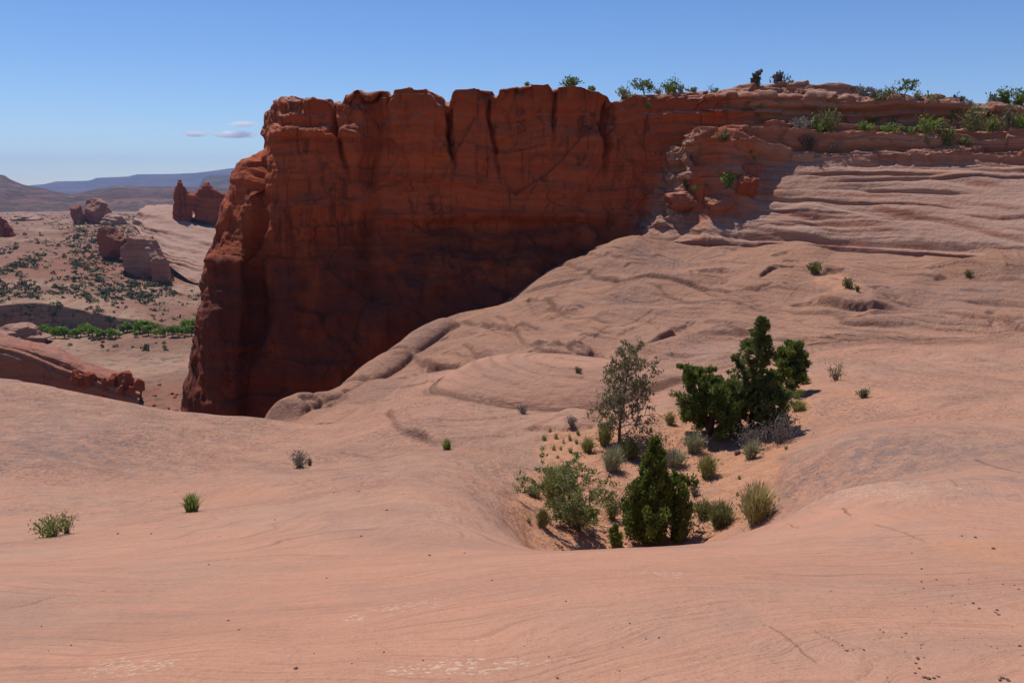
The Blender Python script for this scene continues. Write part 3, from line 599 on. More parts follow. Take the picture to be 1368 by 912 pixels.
# buttress standing out of the right end of the wall
but = np.exp(-((PX-962)/44)**4)*sstep(6.3, 4.8, Z)*sstep(-3.2, 0.5, Z); disp = disp+2.3*but
rub = np.exp(-((PX-(888+4.5*np.clip(Z+3, -2, 8)))/26)**4)*sstep(5.6, 4.2, Z)*sstep(-5.0, -3.5, Z)      # broken flank left of the buttress
cx = X*0.85+0.5*Z+0.5*perlin(X*.6, Z*.6); cz_ = Z*0.95-0.3*X+0.5*perlin(X*.6+5, Z*.6)
rb_ = np.modf(np.abs(np.sin(np.floor(cx)*12.9898+np.floor(cz_)*78.233)*43758.5453))[0]
disp = disp+rub*(-0.5+1.5*rb_+0.35*fine+0.4*med)
B2 = B+N*disp[..., None]
# ledges weather back level: flatten the rim top
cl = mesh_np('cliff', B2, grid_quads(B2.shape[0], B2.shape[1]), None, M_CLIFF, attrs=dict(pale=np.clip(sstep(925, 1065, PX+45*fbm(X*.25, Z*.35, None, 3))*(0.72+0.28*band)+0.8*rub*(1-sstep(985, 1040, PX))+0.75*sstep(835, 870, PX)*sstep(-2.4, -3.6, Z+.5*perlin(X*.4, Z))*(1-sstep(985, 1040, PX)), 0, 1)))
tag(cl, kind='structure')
# ---------------------------------------------------------------- valley beyond the canyon edge, hills, far mesa
VP = """-300 545 290;0 545 295;200 540 300;330 540 300;100 520 315;250 500 350;330 500 350;250 465 430;100 462 440;0 470 420;330 465 430;250 450 458;100 448 462;330 452 458;-300 470 420
0 404 500;60 396 505;120 408 505;180 419 503;240 428 500;330 440 500;-300 400 500
0 370 600;100 380 585;200 400 560;260 410 555;330 415 550;0 330 800;100 340 750;200 360 700;260 380 650;330 385 650;0 300 1200;100 300 1200;200 330 900;50 290 1600;150 290 1500;250 300 1300;330 310 1200;-300 340 750;-300 300 1200;100 284 2500;300 284 2500;-300 284 2500""".replace('\n', ';')
vp = np.array([at(*map(float, p.split())) for p in VP.split(';')])
vp = np.vstack([vp, [(-330,250,-84),(-200,120,-88),(-60,120,-90),(200,120,-90),(300,300,-86),(400,700,-75),(900,2500,-78)]])
def v_uv(x, y): return np.stack([x/np.maximum(y, 50)*6, np.log(np.maximum(y, 50))*3.0], -1)
def v_fit(p):
    u = v_uv(p[:, 0], p[:, 1]); d2 = ((u[:, None]-u[None])**2).sum(-1); n = len(p)
    K = np.where(d2 > 0, 0.5*d2*np.log(np.maximum(d2, 1e-12)), 0)+0.02*np.eye(n); Pm = np.hstack([np.ones((n, 1)), u])
    A = np.zeros((n+3, n+3)); A[:n, :n] = K; A[:n, n:] = Pm; A[n:, :n] = Pm.T
    return u, np.linalg.solve(A, np.concatenate([p[:, 2], np.zeros(3)]))
def v_eval(fit, x, y):
    c, w = fit; u = v_uv(x, y); z = w[-3]+w[-2]*u[..., 0]+w[-1]*u[..., 1]
    for k in range(len(c)):
        d2 = ((u-c[k])**2).sum(-1); z = z+w[k]*0.5*d2*np.log(np.maximum(d2, 1e-12))
    return z
V_FLOOR = v_fit(np.vstack([vp[vp[:, 1] < 470], [(-300,600,-86),(0,600,-86),(300,600,-86)]])); V_UP = v_fit(vp[vp[:, 1] > 470])
_st = np.array([(-900,470),(-400,478),(-312,482),(-250,481),(-215,477),(-195,470),(-183,464),(-160,458),(0,470),(500,480)], float)
def step_s(x, y):
    yl = np.interp(x, _st[:, 0], _st[:, 1])+5*perlin(x*0.03, y*0+.5)+2*perlin(x*0.11, y*0+.9)
    return sstep(-1.0, 3.0, y-yl)
def valley_z(x, y):
    s = step_s(x, y); return v_eval(V_FLOOR, x, y)*(1-s)+v_eval(V_UP, x, y)*s
vt = np.concatenate([np.linspace(-2.2, -0.82, 30), np.linspace(-0.80, -0.28, 560), np.linspace(-0.27, 2.0, 60)])
vr = np.concatenate([np.linspace(60, 250, 30), np.exp(np.linspace(math.log(255), math.log(470), 230))[:-1], np.linspace(470, 490, 60)[:-1], np.exp(np.linspace(math.log(490), math.log(1100), 330)), np.exp(np.linspace(math.log(1110), math.log(3200), 90))])
VX = vt[None]*vr[:, None]; VY = np.broadcast_to(vr[:, None], VX.shape).copy(); VZ = valley_z(VX, VY)
ms = step_s(VX, VY)*sstep(440, 560, VY)+0.0
vw1 = fbm(VX*0.008, VY*0.008, None, 4)
VZ = VZ+ms*(3.0*fbm(VX*0.012, VY*0.009, None, 4)+1.0*fbm(VX*0.06, VY*0.05, None, 4))+(1-ms)*0.9*fbm(VX*0.03, VY*0.03, None, 4)
vst = VZ*0.9+0.04*VX+0.035*VY+2.2*vw1
sawv = lambda w: (1-np.mod(w, 1))*sstep(0, 0.12, np.mod(w, 1))
VZ = VZ-ms*0.0+(0.4+1.1*ms)*sawv(vst*0.16)*np.clip(0.3+1.3*fbm(VX*0.02+4, VY*0.02, None, 3), 0, 1)+0.5*sawv(vst*0.55)*np.clip(0.4+fbm(VX*0.03, VY*0.03, None, 3), 0, 1)
red = np.zeros(VX.shape)
def vhit(px, py, d0=255):
    D = np.exp(np.linspace(math.log(d0), math.log(3000), 700)); p = at(px, py, D); i = np.argmax(valley_z(p[:, 0], p[:, 1]) > p[:, 2]); return p[i]
def vblob(px, py, rx, ry):
    c = vhit(px, py); return np.exp(-((VX-c[0])/rx)**2-((VY-c[1])/ry)**2)
for px, py, rx, ry, a in [(150,350,80,200,.75),(200,345,60,160,.8),(200,530,24,22,.9),(170,520,14,14,.8),(240,535,18,18,.8),(170,340,60,110,.75),(120,310,60,150,.6),(215,372,40,60,.7),(60,318,90,50,.5),(240,395,30,40,.4),(250,345,60,100,.4)]:
    red = np.maximum(red, a*vblob(px, py, rx, ry))
mdirt = vblob(172, 524, 11, 9); VZ = VZ+3.0*mdirt
valley = mesh_np('valley_floor', np.stack([VX, VY, VZ], -1), grid_quads(*VX.shape), None, M_VALLEY, attrs=dict(red=red)); tag(valley, kind='structure')

def hills(name, mat, crest, base_py, D0, D1, amp, px0, px1, n=420, m=90, seed=0, gully=1.0, drop=0):
    px = np.linspace(px0, px1, n); cr = np.interp(px, [c[0] for c in crest], [c[1] for c in crest])
    a = at(px, np.full(n, base_py), D0); b = at(px, cr, D1); f = np.linspace(0, 1.5, m)[None, :, None]
    k = np.clip(f, 0, 1); Y = a[:, None, 1:2]*(1-f)+b[:, None, 1:2]*f; X = (a[:, None, 0:1]/a[:, None, 1:2])*(1-k)*Y+(b[:, None, 0:1]/b[:, None, 1:2])*k*Y
    z0 = a[:, None, 2:3]-drop; z1 = b[:, None, 2:3]
    Z = z0+(z1-z0)*np.where(f <= 1, k**1.25, 1)-np.maximum(f-1, 0)*(z1-z0)*0.12
    X, Y, Z = X[..., 0], Y[..., 0], Z[..., 0]; s = 1.0/(D1-D0)
    env = np.sin(np.pi*np.clip(f[..., 0], 0, 1))
    nz = fbm(X*s*4+seed, Y*s*4, None, 5); rg = 1-np.abs(fbm(X*s*7+seed, Y*s*3.5, None, 4))*2
    Z = Z+env*(amp*nz+gully*amp*0.8*(rg-0.6))+0.05*amp*fbm(X*s*30, Y*s*30, None, 3)
    o = mesh_np(name, np.stack([X, Y, Z], -1), grid_quads(n, m), None, mat); tag(o, kind='structure'); return o
hills('hills', M_HILL, [(-900,250),(-300,225),(-60,226),(-12,232),(6,234),(14,240),(32,247),(60,252),(96,262),(120,254),(150,249),(168,248),(190,249),(240,250),(330,252),(420,253),(700,258),(1500,260)], 288, 2350, 4200, 26, -900, 1500, 620, 110, 3.0, 1.0, 3)
hills('mesa', M_MESA, [(180,262),(262,256),(272,238),(276,234.5),(290,234),(330,234),(420,236),(440,262),(700,262)], 262, 6000, 7600, 14, 180, 700, 160, 40, 5.0, 1.0, 20)
hills('far_mesa', M_MESA, [(-900,262),(0,252),(36,248),(60,246),(74,242.5),(120,241.5),(129,237.5),(170,236),(182,233),(228,232.5),(262,231),(300,226),(360,218),(420,214),(700,225),(1500,255)], 259, 12500, 17000, 22, -900, 1500, 400, 50, 8.0, 1.0, 60)
plain = mesh_np('plain', [(-30000,2300,-84),(30000,2300,-84),(30000,19500,-84),(-30000,19500,-84)], [(0,1,2,3)], None, M_HILL); tag(plain, kind='structure')
# air: one even box of thin haze round everything
HX, HY0, HY1, HZ0, HZ1 = 31000, -400, 26000, -140, 900
hv = [(sx*HX, y, z) for z in (HZ0, HZ1) for y in (HY0, HY1) for sx in (-1, 1)]
mh = bpy.data.materials.new('haze'); mh.use_nodes = True; nt = mh.node_tree; nt.nodes.clear()
ho = nt.nodes.new('ShaderNodeOutputMaterial'); pv = nt.nodes.new('ShaderNodeVolumePrincipled'); nt.links.new(pv.outputs[0], ho.inputs['Volume'])
pv.inputs['Color'].default_value = (0.36, 0.55, 1.0, 1); pv.inputs['Density'].default_value = 3.4e-5; pv.inputs['Anisotropy'].default_value = 0.0
haze = mesh_np('haze', hv, [(0,2,3,1),(4,5,7,6),(0,1,5,4),(2,6,7,3),(0,4,6,2),(1,3,7,5)], None, mh, smooth=False); tag(haze, kind='stuff')
# ---------------------------------------------------------------- free-standing rocks and far rock formations
bpy.context.view_layer.update()
def cast(objs, o, d):
    best = None
    for ob in objs:
        ok, loc, nor, _ = ob.ray_cast(Vector(o), Vector(d))
        if ok and (best is None or (loc-Vector(o)).length < best[1]): best = (loc.copy(), (loc-Vector(o)).length, ob)
    return best
NEAR = [ground, cl]
def hit(px, py, objs=None):
    d = Vector([float(v) for v in ray(px, py)]).normalized(); h = cast(objs or NEAR, (0, 0, 0), d)
    return h[0] if h else None
def drop(x, y, objs=None, top=60):
    h = cast(objs or NEAR, (x, y, top), (0, 0, -1)); return h[0] if h else None
def kscale(p): return (p[1]*CP-p[2]*SP)/F                       # metres per photo pixel at point p

def rock_mesh(name, size, seed, mat, pw=3.2, amp=0.12, strata=0.5, n=26, taper=0.0, lean=(0, 0), pale=0.0, horn=None, bedk=1.0):
    """blocky weathered rock, base at z=0"""
    g = np.linspace(-1, 1, n); u, v = np.meshgrid(g, g); one = np.ones_like(u); V, Q = [], []
    for k, f in enumerate([(u, v, one), (v, u, -one), (one, u, v), (-one, v, u), (v, one, u), (u, -one, v)]):
        V.append(np.stack([a.ravel() for a in f], -1)); Q.append(grid_quads(n, n)+k*n*n)
    p = np.vstack(V); q = np.vstack(Q)
    p = p/(np.abs(p)**pw).sum(-1, keepdims=True)**(1/pw)
    sx, sy, sz = size; key = np.round(p, 5)
    rk = np.random.RandomState(seed+100)
    for _ in range(9):
        dn = rk.normal(size=3); dn /= np.linalg.norm(dn); off = rk.uniform(.62, .95); p = p-dn*np.maximum(p@dn-off, 0)[:, None]*.9
    nn = p/np.linalg.norm(p, axis=-1, keepdims=True); o = seed*7.31
    d = amp*(1.2*fbm(p[:, 0]*1.1+o, p[:, 1]*1.1, p[:, 2]*1.1, 3)+0.6*fbm(p[:, 0]*3+o, p[:, 1]*3, p[:, 2]*3, 4))
    zz = p[:, 2]*3.0*bedk+0.4*p[:, 0]+0.6*fbm(p[:, 0]+o, p[:, 1], p[:, 2], 2)
    d = d+amp*strata*(0.6*np.tanh(3*perlin(zz, zz*0+o+.3))+0.4*np.tanh(3*perlin(zz*2.7, zz*0+o+.9)))
    p = p+nn*d[:, None]*np.array([1, 1, 0.55])
    t = (p[:, 2]+1)/2; s = 1-taper*np.clip(t, 0, 1)
    x = p[:, 0]*s*sx/2+lean[0]*t; y = p[:, 1]*s*sy/2+lean[1]*t; z = t*sz
    if horn is not None: z = z+horn[1]*sz*np.exp(-((x/sx-horn[0])/horn[2])**2)*sstep(.55, 1, t)
    # weld the six faces
    k = np.round(np.stack([x, y, z], -1)*1e4/max(size)).astype(np.int64); _, idx, inv = np.unique(k, axis=0, return_index=True, return_inverse=True)
    co = np.stack([x, y, z], -1)[idx]; q = inv.reshape(-1)[q]
    return mesh_np(name, co, q, None, mat, attrs=dict(pale=np.full(len(co), pale)))
def rock_at(name, label, cat, px, base_py, D, wpx, hpx, depth=1.0, group=None, sink=0.35, rz=0.0, **kw):
    p = at(px, base_py, D); k = kscale(p)
    o = rock_mesh(name, (wpx*k, wpx*k*depth, hpx*k*(1+sink)), **kw); o.location = (p[0], p[1], p[2]-hpx*k*sink); o.rotation_euler[2] = rz
    tag(o, label, cat, group); return o
FAR = M_CLIFF_FAR
rock_at('rock_butte', 'large dark wedge of rock with a pale sloping right side, on the far flats', 'rock outcrop', 132, 297, 1240, 46, 31, .9, seed=3, mat=FAR, pw=2.6, amp=.2, taper=.35, n=40, lean=(-6, 0), pale=.5)
rock_at('rock_apron', 'pale sloping rock apron on the right of the dark wedge', 'rock outcrop', 156, 300, 1225, 34, 17, 1.6, seed=33, mat=FAR, pw=2.2, amp=.2, taper=.5, n=30, lean=(-9, 0), pale=1)
rock_at('rock_lump', 'small red rock lump touching the left of the dark wedge', 'rock outcrop', 104, 296, 1215, 24, 24, .9, seed=4, mat=FAR, pw=2.4, amp=.22, taper=.3, n=30, pale=.2)
rock_at('rock_lump', 'red rock lump at the far left edge of the valley', 'rock outcrop', 4, 318, 930, 32, 26, .9, seed=5, mat=FAR, pw=2.4, amp=.25, taper=.45, n=30, horn=(0, .2, .2))
rock_at('rock_mound', 'low pale rounded rock mound on the far flats, left of the dark wedge', 'rock outcrop', 36, 299, 1330, 44, 15, 1.2, seed=6, mat=FAR, pw=2.1, amp=.2, taper=.4, n=26, pale=1)
rock_at('rock_block', 'square dark red rock block left of the big pale boulder, mid valley', 'rock outcrop', 152, 335, 740, 32, 32, .9, seed=7, mat=FAR, pw=4.5, amp=.16, n=34, pale=.25)
rock_at('rock_block', 'big pale-topped boulder below the striped slab, with a dark shaded front', 'rock outcrop', 190, 364, 660, 52, 48, 1.0, seed=8, mat=FAR, pw=3.4, amp=.2, taper=.15, n=40, pale=.8)
rock_at('rock_block', 'smaller pale block at the right foot of the big pale-topped boulder', 'rock outcrop', 217, 368, 640, 22, 28, 1.0, seed=9, mat=FAR, pw=4, amp=.18, n=26, pale=.7)
rock_at('rock_mound', 'low pale rock hump in front of the dark alcove at the left edge', 'rock outcrop', 18, 458, 440, 90, 26, .8, seed=10, mat=FAR, pw=2.2, amp=.2, taper=.3, n=36, pale=.8)
# striped slab
def formation(name, keys, wts, n, rows, label, cat, mat, amp, led, zs, seed, pale, dip=0.0):
    B, s, t = loft([at(*np.array(K, float).T) for K in keys], wts, n, rows, 4, 2)
    N = -sheet_normals(B)
    if N[n//2, B.shape[1]//2, 1] > 0: N = -N
    X, Y, Z = B[..., 0], B[..., 1], B[..., 2]; w = Z/zs+dip*X/zs+0.5*fbm(X/zs*.12+seed, Y/zs*.12, None, 3)
    d = amp*fbm(X/zs*.3, Y/zs*.3, Z/zs*.3+seed, 4)+led*(np.tanh(4*perlin(w*0.9, w*0+seed+.4))*.6+np.tanh(4*perlin(w*2.3, w*0+seed+.7))*.4)
    o = mesh_np(name, B+N*d[..., None], grid_quads(B.shape[0], B.shape[1]), None, mat, attrs=dict(pale=np.full(B.shape[:2], pale))); tag(o, label, cat); return o
formation('striped_slab', [
  [(176,318,790),(177,306,795),(178,296,800),(179,287,805),(184,284,850),(190,286,900)],
  [(196,338,715),(190,318,735),(190,302,760),(193,282,800),(198,275,850),(200,279,930)],
  [(222,352,690),(215,325,720),(212,306,750),(212,286,790),(222,272,850),(225,277,940)],
  [(250,374,655),(246,345,690),(242,320,730),(240,296,780),(245,274,850),(248,277,940)],
  [(278,382,645),(278,350,685),(278,325,725),(278,300,775),(278,276,850),(278,278,940)],
  [(330,390,640),(330,355,685),(330,330,725),(330,305,775),(330,279,850),(330,280,940)],
  [(420,395,640),(420,360,685),(420,335,725),(420,310,775),(420,284,850),(420,285,940)]], [1, 1.2, 1.3, 1.3, 2, 3], 150, [26, 26, 26, 34, 20], 'huge pale slickrock slab striped with thin dark beds, below the far spire', 'rock slab', FAR, 1.4, 1.5, 4.0, 3, 1.0, 0.18)
cr = [(-260,425),(-60,438),(0,447),(40,456),(75,466),(110,483),(150,497),(176,504),(186,513)]
formation('rock_outcrop', [[(px, max(py+70, 533), 276), (px, max(py+46, 520)-4, 277.5), (px+1, py+24, 279), (px+2, py+13, 280.5), (px+2, py+7, 283), (px+2, py, 292), (px+3, py+3, 310), (px+5, py+30, 318)] for px, py in cr], [20, 6, 4, 3.5, 4, 4, 2.5, 1.5], 220, [14, 30, 16, 10, 14, 12, 8],
  'long red layered outcrop with a shaded front beyond the left rock edge', 'rock outcrop', FAR, 1.0, 0.9, 3.0, 11, 0.35, 0.35)
rs = random.Random(5)
for i, (px, py, w, h) in enumerate([(152,521,20,22),(170,515,26,20),(138,522,18,18),(120,517,22,20),(186,517,16,15),(104,512,20,18),(162,524,12,10),(176,523,10,9)]):
    rock_at('boulder', ['dark red boulder, tallest of the pile at the end of the layered outcrop', 'widest dark red boulder of the pile at the end of the layered outcrop', 'dark red boulder left of the tallest in the far pile', 'blocky red boulder at the left of the far pile', 'small dark boulder, right end of the far pile', 'red boulder against the layered outcrop, left end of the pile', 'little boulder in front of the tallest in the far pile', 'little boulder in front of the widest in the far pile'][i],
            'boulder', px, py, 281-i*.6, w, h, .9, 'boulders piled at the end of the layered outcrop', seed=40+i, mat=FAR, pw=3.4, amp=.24, taper=.2, n=16, rz=rs.uniform(0, 3))
deb0 = None
for i in range(34):
    px = rs.uniform(110, 255); py = rs.uniform(512, 552); h = hit(px, py, [valley])
    if h is None: continue
    k = kscale(h)
    if deb0 is None: deb0 = o = rock_mesh('fallen_rock', (1, .9, .7), 60, FAR, pw=3.4, amp=.25, n=8)
    else: o = deb0.copy(); COL.objects.link(o)
    s = k*rs.choice([4, 5, 6, 9]); o.scale = (s, s*rs.uniform(.7, 1.2), s*rs.uniform(.7, 1.1)); o.location = h-Vector((0, 0, .2*s)); o.rotation_euler[2] = rs.uniform(0, 6)
    tag(o, 'small fallen red rock on the red dirt below the headland', 'rock', 'fallen rocks on the red dirt')

# boulders caught in the gully beside the buttress
for nm, lb, px, py, w, h, dp, back, kw in [
  ('boulder', 'red boulder with a pale cap perched over a dark gap, right of the gully mouth', 964, 285, 38, 27, .9, -.6, dict(seed=71, pw=3.6, amp=.18, taper=-.1, n=26, pale=.35)),
  ('boulder', 'red rock wedge with a ragged pale top, left of the perched boulder', 920, 283, 46, 26, .8, -.4, dict(seed=72, pw=3.2, amp=.22, taper=-.25, n=26, pale=.3)),
  ('boulder', 'bright red slab leaning on the pale bedded slope, above the perched boulder', 995, 262, 30, 32, .9, .3, dict(seed=73, pw=4, amp=.18, n=24, lean=(.8, .5))),
  ('boulder', 'red block at the top of the gully, under a green shrub', 1003, 240, 30, 20, .9, .6, dict(seed=74, pw=4, amp=.2, n=20, pale=.2)),
  ('boulder', 'smooth pale rounded boulder on the lit ledge left of the buttress', 922, 240, 34, 13, .6, -.3, dict(seed=75, pw=2.3, amp=.12, n=22, pale=1, lean=(.8, .2))),
  ('boulder', 'sharp pale rock on the crest of the lit rubble, beside the buttress top', 925, 192, 34, 16, .9, 0, dict(seed=78, pw=3, amp=.26, n=24, pale=.8, lean=(.9, 0))),
  ('boulder', 'pale rounded block under the overhanging rim ledge', 1104, 150, 24, 16, .9, -.4, dict(seed=80, pw=3, amp=.16, n=20, pale=1)),
  ('boulder', 'flat pale block on the bench near the right edge', 1308, 157, 22, 9, .9, -.3, dict(seed=81, pw=3.6, amp=.16, n=18, pale=1))]:
    p = hit(px, py)
    if p is None: continue
    k = kscale(p); o = rock_mesh(nm, (w*k, w*k*dp, h*k*1.15), mat=M_BOULDER, **kw); o.location = (p[0], p[1]+w*k*dp*.28+back*.2, p[2]-.15*h*k); tag(o, lb, 'boulder')

fp = [(230,296,298),(231.5,270,298),(234,250,298),(236,242,298),(240,240,298),(244,243,298),(249,254,297),(253,257,290),(258,258,276),(263,255,284),(267,248,285),(271,245,286),(277,244,288),(284,249,289),(292,255,290),(300,258,290),(330,262,290),(400,262,292)]
formation('rock_fin', [[(px+.0, b+10, 772), (px, b, 778), (px-.5, (b+c)/2+2, 781), (px, c+3, 783), (px+.3, c, 787), (px+1, c+2, 793), (px+2, (b+c)/2, 797), (px+2, b+4, 800)] for px, c, b in fp], [2,2,2,2.5,3,3,3,3,3,3,3,3,4,4,4,10,20], 170, [4,18,12,5,5,8,10], 'dark fin of rock with a tall horned left end, standing on the striped slab', 'rock fin', FAR, 1.6, 1.3, 3.2, 31, 0.0, 0.1)
# loose dark stones on the near rock
pp = []
pr = np.random.RandomState(3)
STONES = [(395,893,6),(1231,600+0,0)]
pxy = [(395,893,7),(305,829,4),(319,841,4),(202,713,3),(258,684,3),(574,742,4),(657,775,3),(756,803,3),(733,877,3),(745,906,5),(863,853,3),(513,871,3),(470,886,3),(565,882,3),(1131,869,6),(1234,786,5),(1231,760,4),(1251,774,4),(1300,806,5),(1308,813,5),(1332,815,6),(1334,821,6),(1330,818,5),(1362,863,6),(1327,733,6),(1218,739,3),(1361,787,4),(1226,880,7),(1224,886,6),(1235,905,8),(1241,907,8),(1248,906,6),(1254,904,5),(1340,906,9),(1347,909,8),(1336,909,7),(1228,893,5),(1223,899,5),(1176,841,4),(1180,844,4),(1210,846,5),(1205,851,3),(1154,868,5),(1125,862,4),(985,606,9),(1285,716,4),(1303,718,5),(1110,789,3),(1231,777,4)]
for i in range(34):
    a = pr.rand(); pxy.append((1368-pr.rand()**1.3*190-8, 770+pr.rand()*138, 1.8+pr.rand()*2.0))
for i in range(26): pxy.append((pr.rand()*1000, 640+pr.rand()*265, 2+pr.rand()*1.5))
st_mesh = []
mst = NT('dark_stone'); M_STONE = mst.done(mst.mix(mst.ramp(mst.noise(mst.coord(), 1.5, 4), .4, .6), (0.10, .055, .045), (.20, .11, .085)))
for i, (px, py, w) in enumerate(pxy):
    p = hit(px, py)
    if p is None: continue
    k = kscale(p); s = w*k*(.78 if px > 1100 else 1.0)
    if len(st_mesh) < 5: o = rock_mesh('pebble', (1, .8, .55), 90+i, M_STONE, pw=2.5, amp=.25, n=7, strata=0); st_mesh.append(o)
    else: o = st_mesh[i % 5].copy(); COL.objects.link(o)
    o.scale = (s, s, s*pr.uniform(.7, 1.2)); o.location = p-Vector((0, 0, .08*s)); o.rotation_euler[2] = pr.uniform(0, 6.28)
    if i == 0: tag(o, 'largest dark pebble lying alone on the smooth near rock, bottom left', 'pebble', 'loose dark pebbles on the near rock')
    elif (px, py) == (985, 606): tag(o, 'dark stone on the orange sand beside the pale green bristly bush', 'stone')
    else: tag(o, 'tiny dark pebble lying loose on the bare near rock', 'pebble', 'loose dark pebbles on the near rock')
# ---------------------------------------------------------------- plants
def mat_leaf(name, c0, c1, rough=0.65, trans=0.35):
    t = NT(name); v = t.attr('tint'); P = t.coord()
    n = t.noise(P, 2.0, 3)
    c0 = tuple(x*1.55 for x in c0); c1 = tuple(x*1.55 for x in c1)
    c = t.mix(t.math('ADD', t.math('MULTIPLY', v, 0.75), t.math('MULTIPLY', t.math('SUBTRACT', n, 0.5), 0.9), clamp=True), c0, c1)
    t.done(c); t.b.inputs['Roughness'].default_value = rough
    tr = t.new('ShaderNodeBsdfTranslucent'); t.lk(c, tr.inputs['Color']); ms = t.new('ShaderNodeMixShader'); ms.inputs[0].default_value = trans
    out = [n for n in t.n if n.type == 'OUTPUT_MATERIAL'][0]
    t.lk(t.b.outputs[0], ms.inputs[1]); t.lk(tr.outputs[0], ms.inputs[2]); t.lk(ms.outputs[0], out.inputs['Surface'])
    return t.m
def mat_bark(name, c0, c1):
    t = NT(name); P = t.coord(); return t.done(t.mix(t.ramp(t.noise(t.scale(P, (1, 1, .25)), 14, 4), .35, .65), c0, c1))
L_JUN = mat_leaf('juniper_leaf', (0.058, 0.078, 0.016), (0.15, 0.185, 0.036))
L_PIN = mat_leaf('pinyon_leaf', (0.055, 0.068, 0.020), (0.145, 0.17, 0.044))
L_DRY = mat_leaf('dry_leaf', (0.12, 0.10, 0.055), (0.17, 0.165, 0.08))
L_OAK = mat_leaf('oak_leaf', (0.09, 0.105, 0.032), (0.19, 0.205, 0.075))
L_LIME = mat_leaf('lime_leaf', (0.10, 0.135, 0.028), (0.20, 0.245, 0.062))
L_OLIVE = mat_leaf('olive_leaf', (0.095, 0.10, 0.035), (0.19, 0.18, 0.07))
L_SAGE = mat_leaf('sage_leaf', (0.13, 0.115, 0.10), (0.235, 0.215, 0.185), .8, .15)
L_DEAD = mat_leaf('dead_twig', (0.060, 0.042, 0.034), (0.12, 0.095, 0.075), .8, .1)
L_GRASS = mat_leaf('grass_blade', (0.13, 0.155, 0.055), (0.26, 0.26, 0.11), .7, .3)
L_STRAW = mat_leaf('straw_blade', (0.24, 0.20, 0.085), (0.40, 0.34, 0.15), .7, .3)
L_EPH = mat_leaf('green_stem', (0.16, 0.165, 0.055), (0.32, 0.295, 0.105), .7, .2)
L_BLUE = mat_leaf('grey_green_stem', (0.18, 0.18, 0.105), (0.31, 0.30, 0.165), .7, .2)
L_COT = mat_leaf('cottonwood_leaf', (0.075, 0.13, 0.012), (0.155, 0.23, 0.030))
L_SCRUB = mat_leaf('scrub_leaf', (0.055, 0.060, 0.032), (0.095, 0.10, 0.050), .8, .1)
B_GREY = mat_bark('grey_bark', (0.10, 0.075, 0.06), (0.20, 0.16, 0.135)); B_RED = mat_bark('brown_bark', (0.075, 0.05, 0.035), (0.15, 0.10, 0.075))

def quads_at(rng, P, size, asp=1.0, axis=None, spread=1.0, flat=0.0):
    """small leaf quads centred on P; axis: preferred long direction (n,3)"""
    n = len(P); a = rng.normal(size=(n, 3))
    if axis is not None: a = axis+spread*a*0.6
    a /= np.linalg.norm(a, axis=1, keepdims=True)+1e-9
    b = rng.normal(size=(n, 3)); b -= (b*a).sum(1, keepdims=True)*a; b /= np.linalg.norm(b, axis=1, keepdims=True)+1e-9
    s = size*rng.uniform(0.6, 1.35, (n, 1)); L = a*s*asp*0.5; W = b*s*0.5
    v = np.stack([P-L, P-L*0.1+W, P+L, P-L*0.1-W], 1).reshape(-1, 3)
    return v, np.arange(n*4).reshape(-1, 4)
def leaf_obj(name, rng, P, size, mat, parent, asp=1.0, axis=None, spread=1.0, tint=None):
    v, q = quads_at(rng, P, size, asp, axis, spread)
    t = rng.uniform(0, 1, len(P)) if tint is None else np.clip(tint+rng.normal(0, .18, len(P)), 0, 1)
    return mesh_np(name, v, q, None, mat, parent, smooth=False, attrs=dict(tint=np.repeat(t, 4)))
def tube_obj(name, paths, mat, parent, sides=5):
    V, Q, o = [], [], 0; an = np.arange(sides)*2*math.pi/sides
    for pts, rad in paths:
        pts = np.asarray(pts); m = len(pts); d = np.gradient(pts, axis=0); d /= np.linalg.norm(d, axis=1, keepdims=True)+1e-9
        ref = np.where(np.abs(d[:, 2:3]) > .9, np.array([[1., 0, 0]]), np.array([[0, 0, 1.]])); u = np.cross(d, ref); u /= np.linalg.norm(u, axis=1, keepdims=True)+1e-9; w = np.cross(d, u)
        r = np.asarray(rad)[:, None, None]
        V.append((pts[:, None]+r*(np.cos(an)[None, :, None]*u[:, None]+np.sin(an)[None, :, None]*w[:, None])).reshape(-1, 3))
        i = np.arange(m-1)[:, None]*sides+np.arange(sides)[None]; j = np.arange(m-1)[:, None]*sides+(np.arange(sides)[None]+1) % sides
        Q.append(np.stack([i, j, j+sides, i+sides], -1).reshape(-1, 4)+o); o += m*sides
    return mesh_np(name, np.vstack(V), np.vstack(Q), None, mat, parent)
def limb(rng, p0, d, L, n=6, wob=.12, up=0.0):
    p = [np.array(p0, float)]; d = np.array(d, float); d /= np.linalg.norm(d)
    for i in range(n):
        d = d+rng.normal(0, wob, 3)+np.array([0, 0, up]); d /= np.linalg.norm(d); p.append(p[-1]+d*L/n)
    return np.array(p)
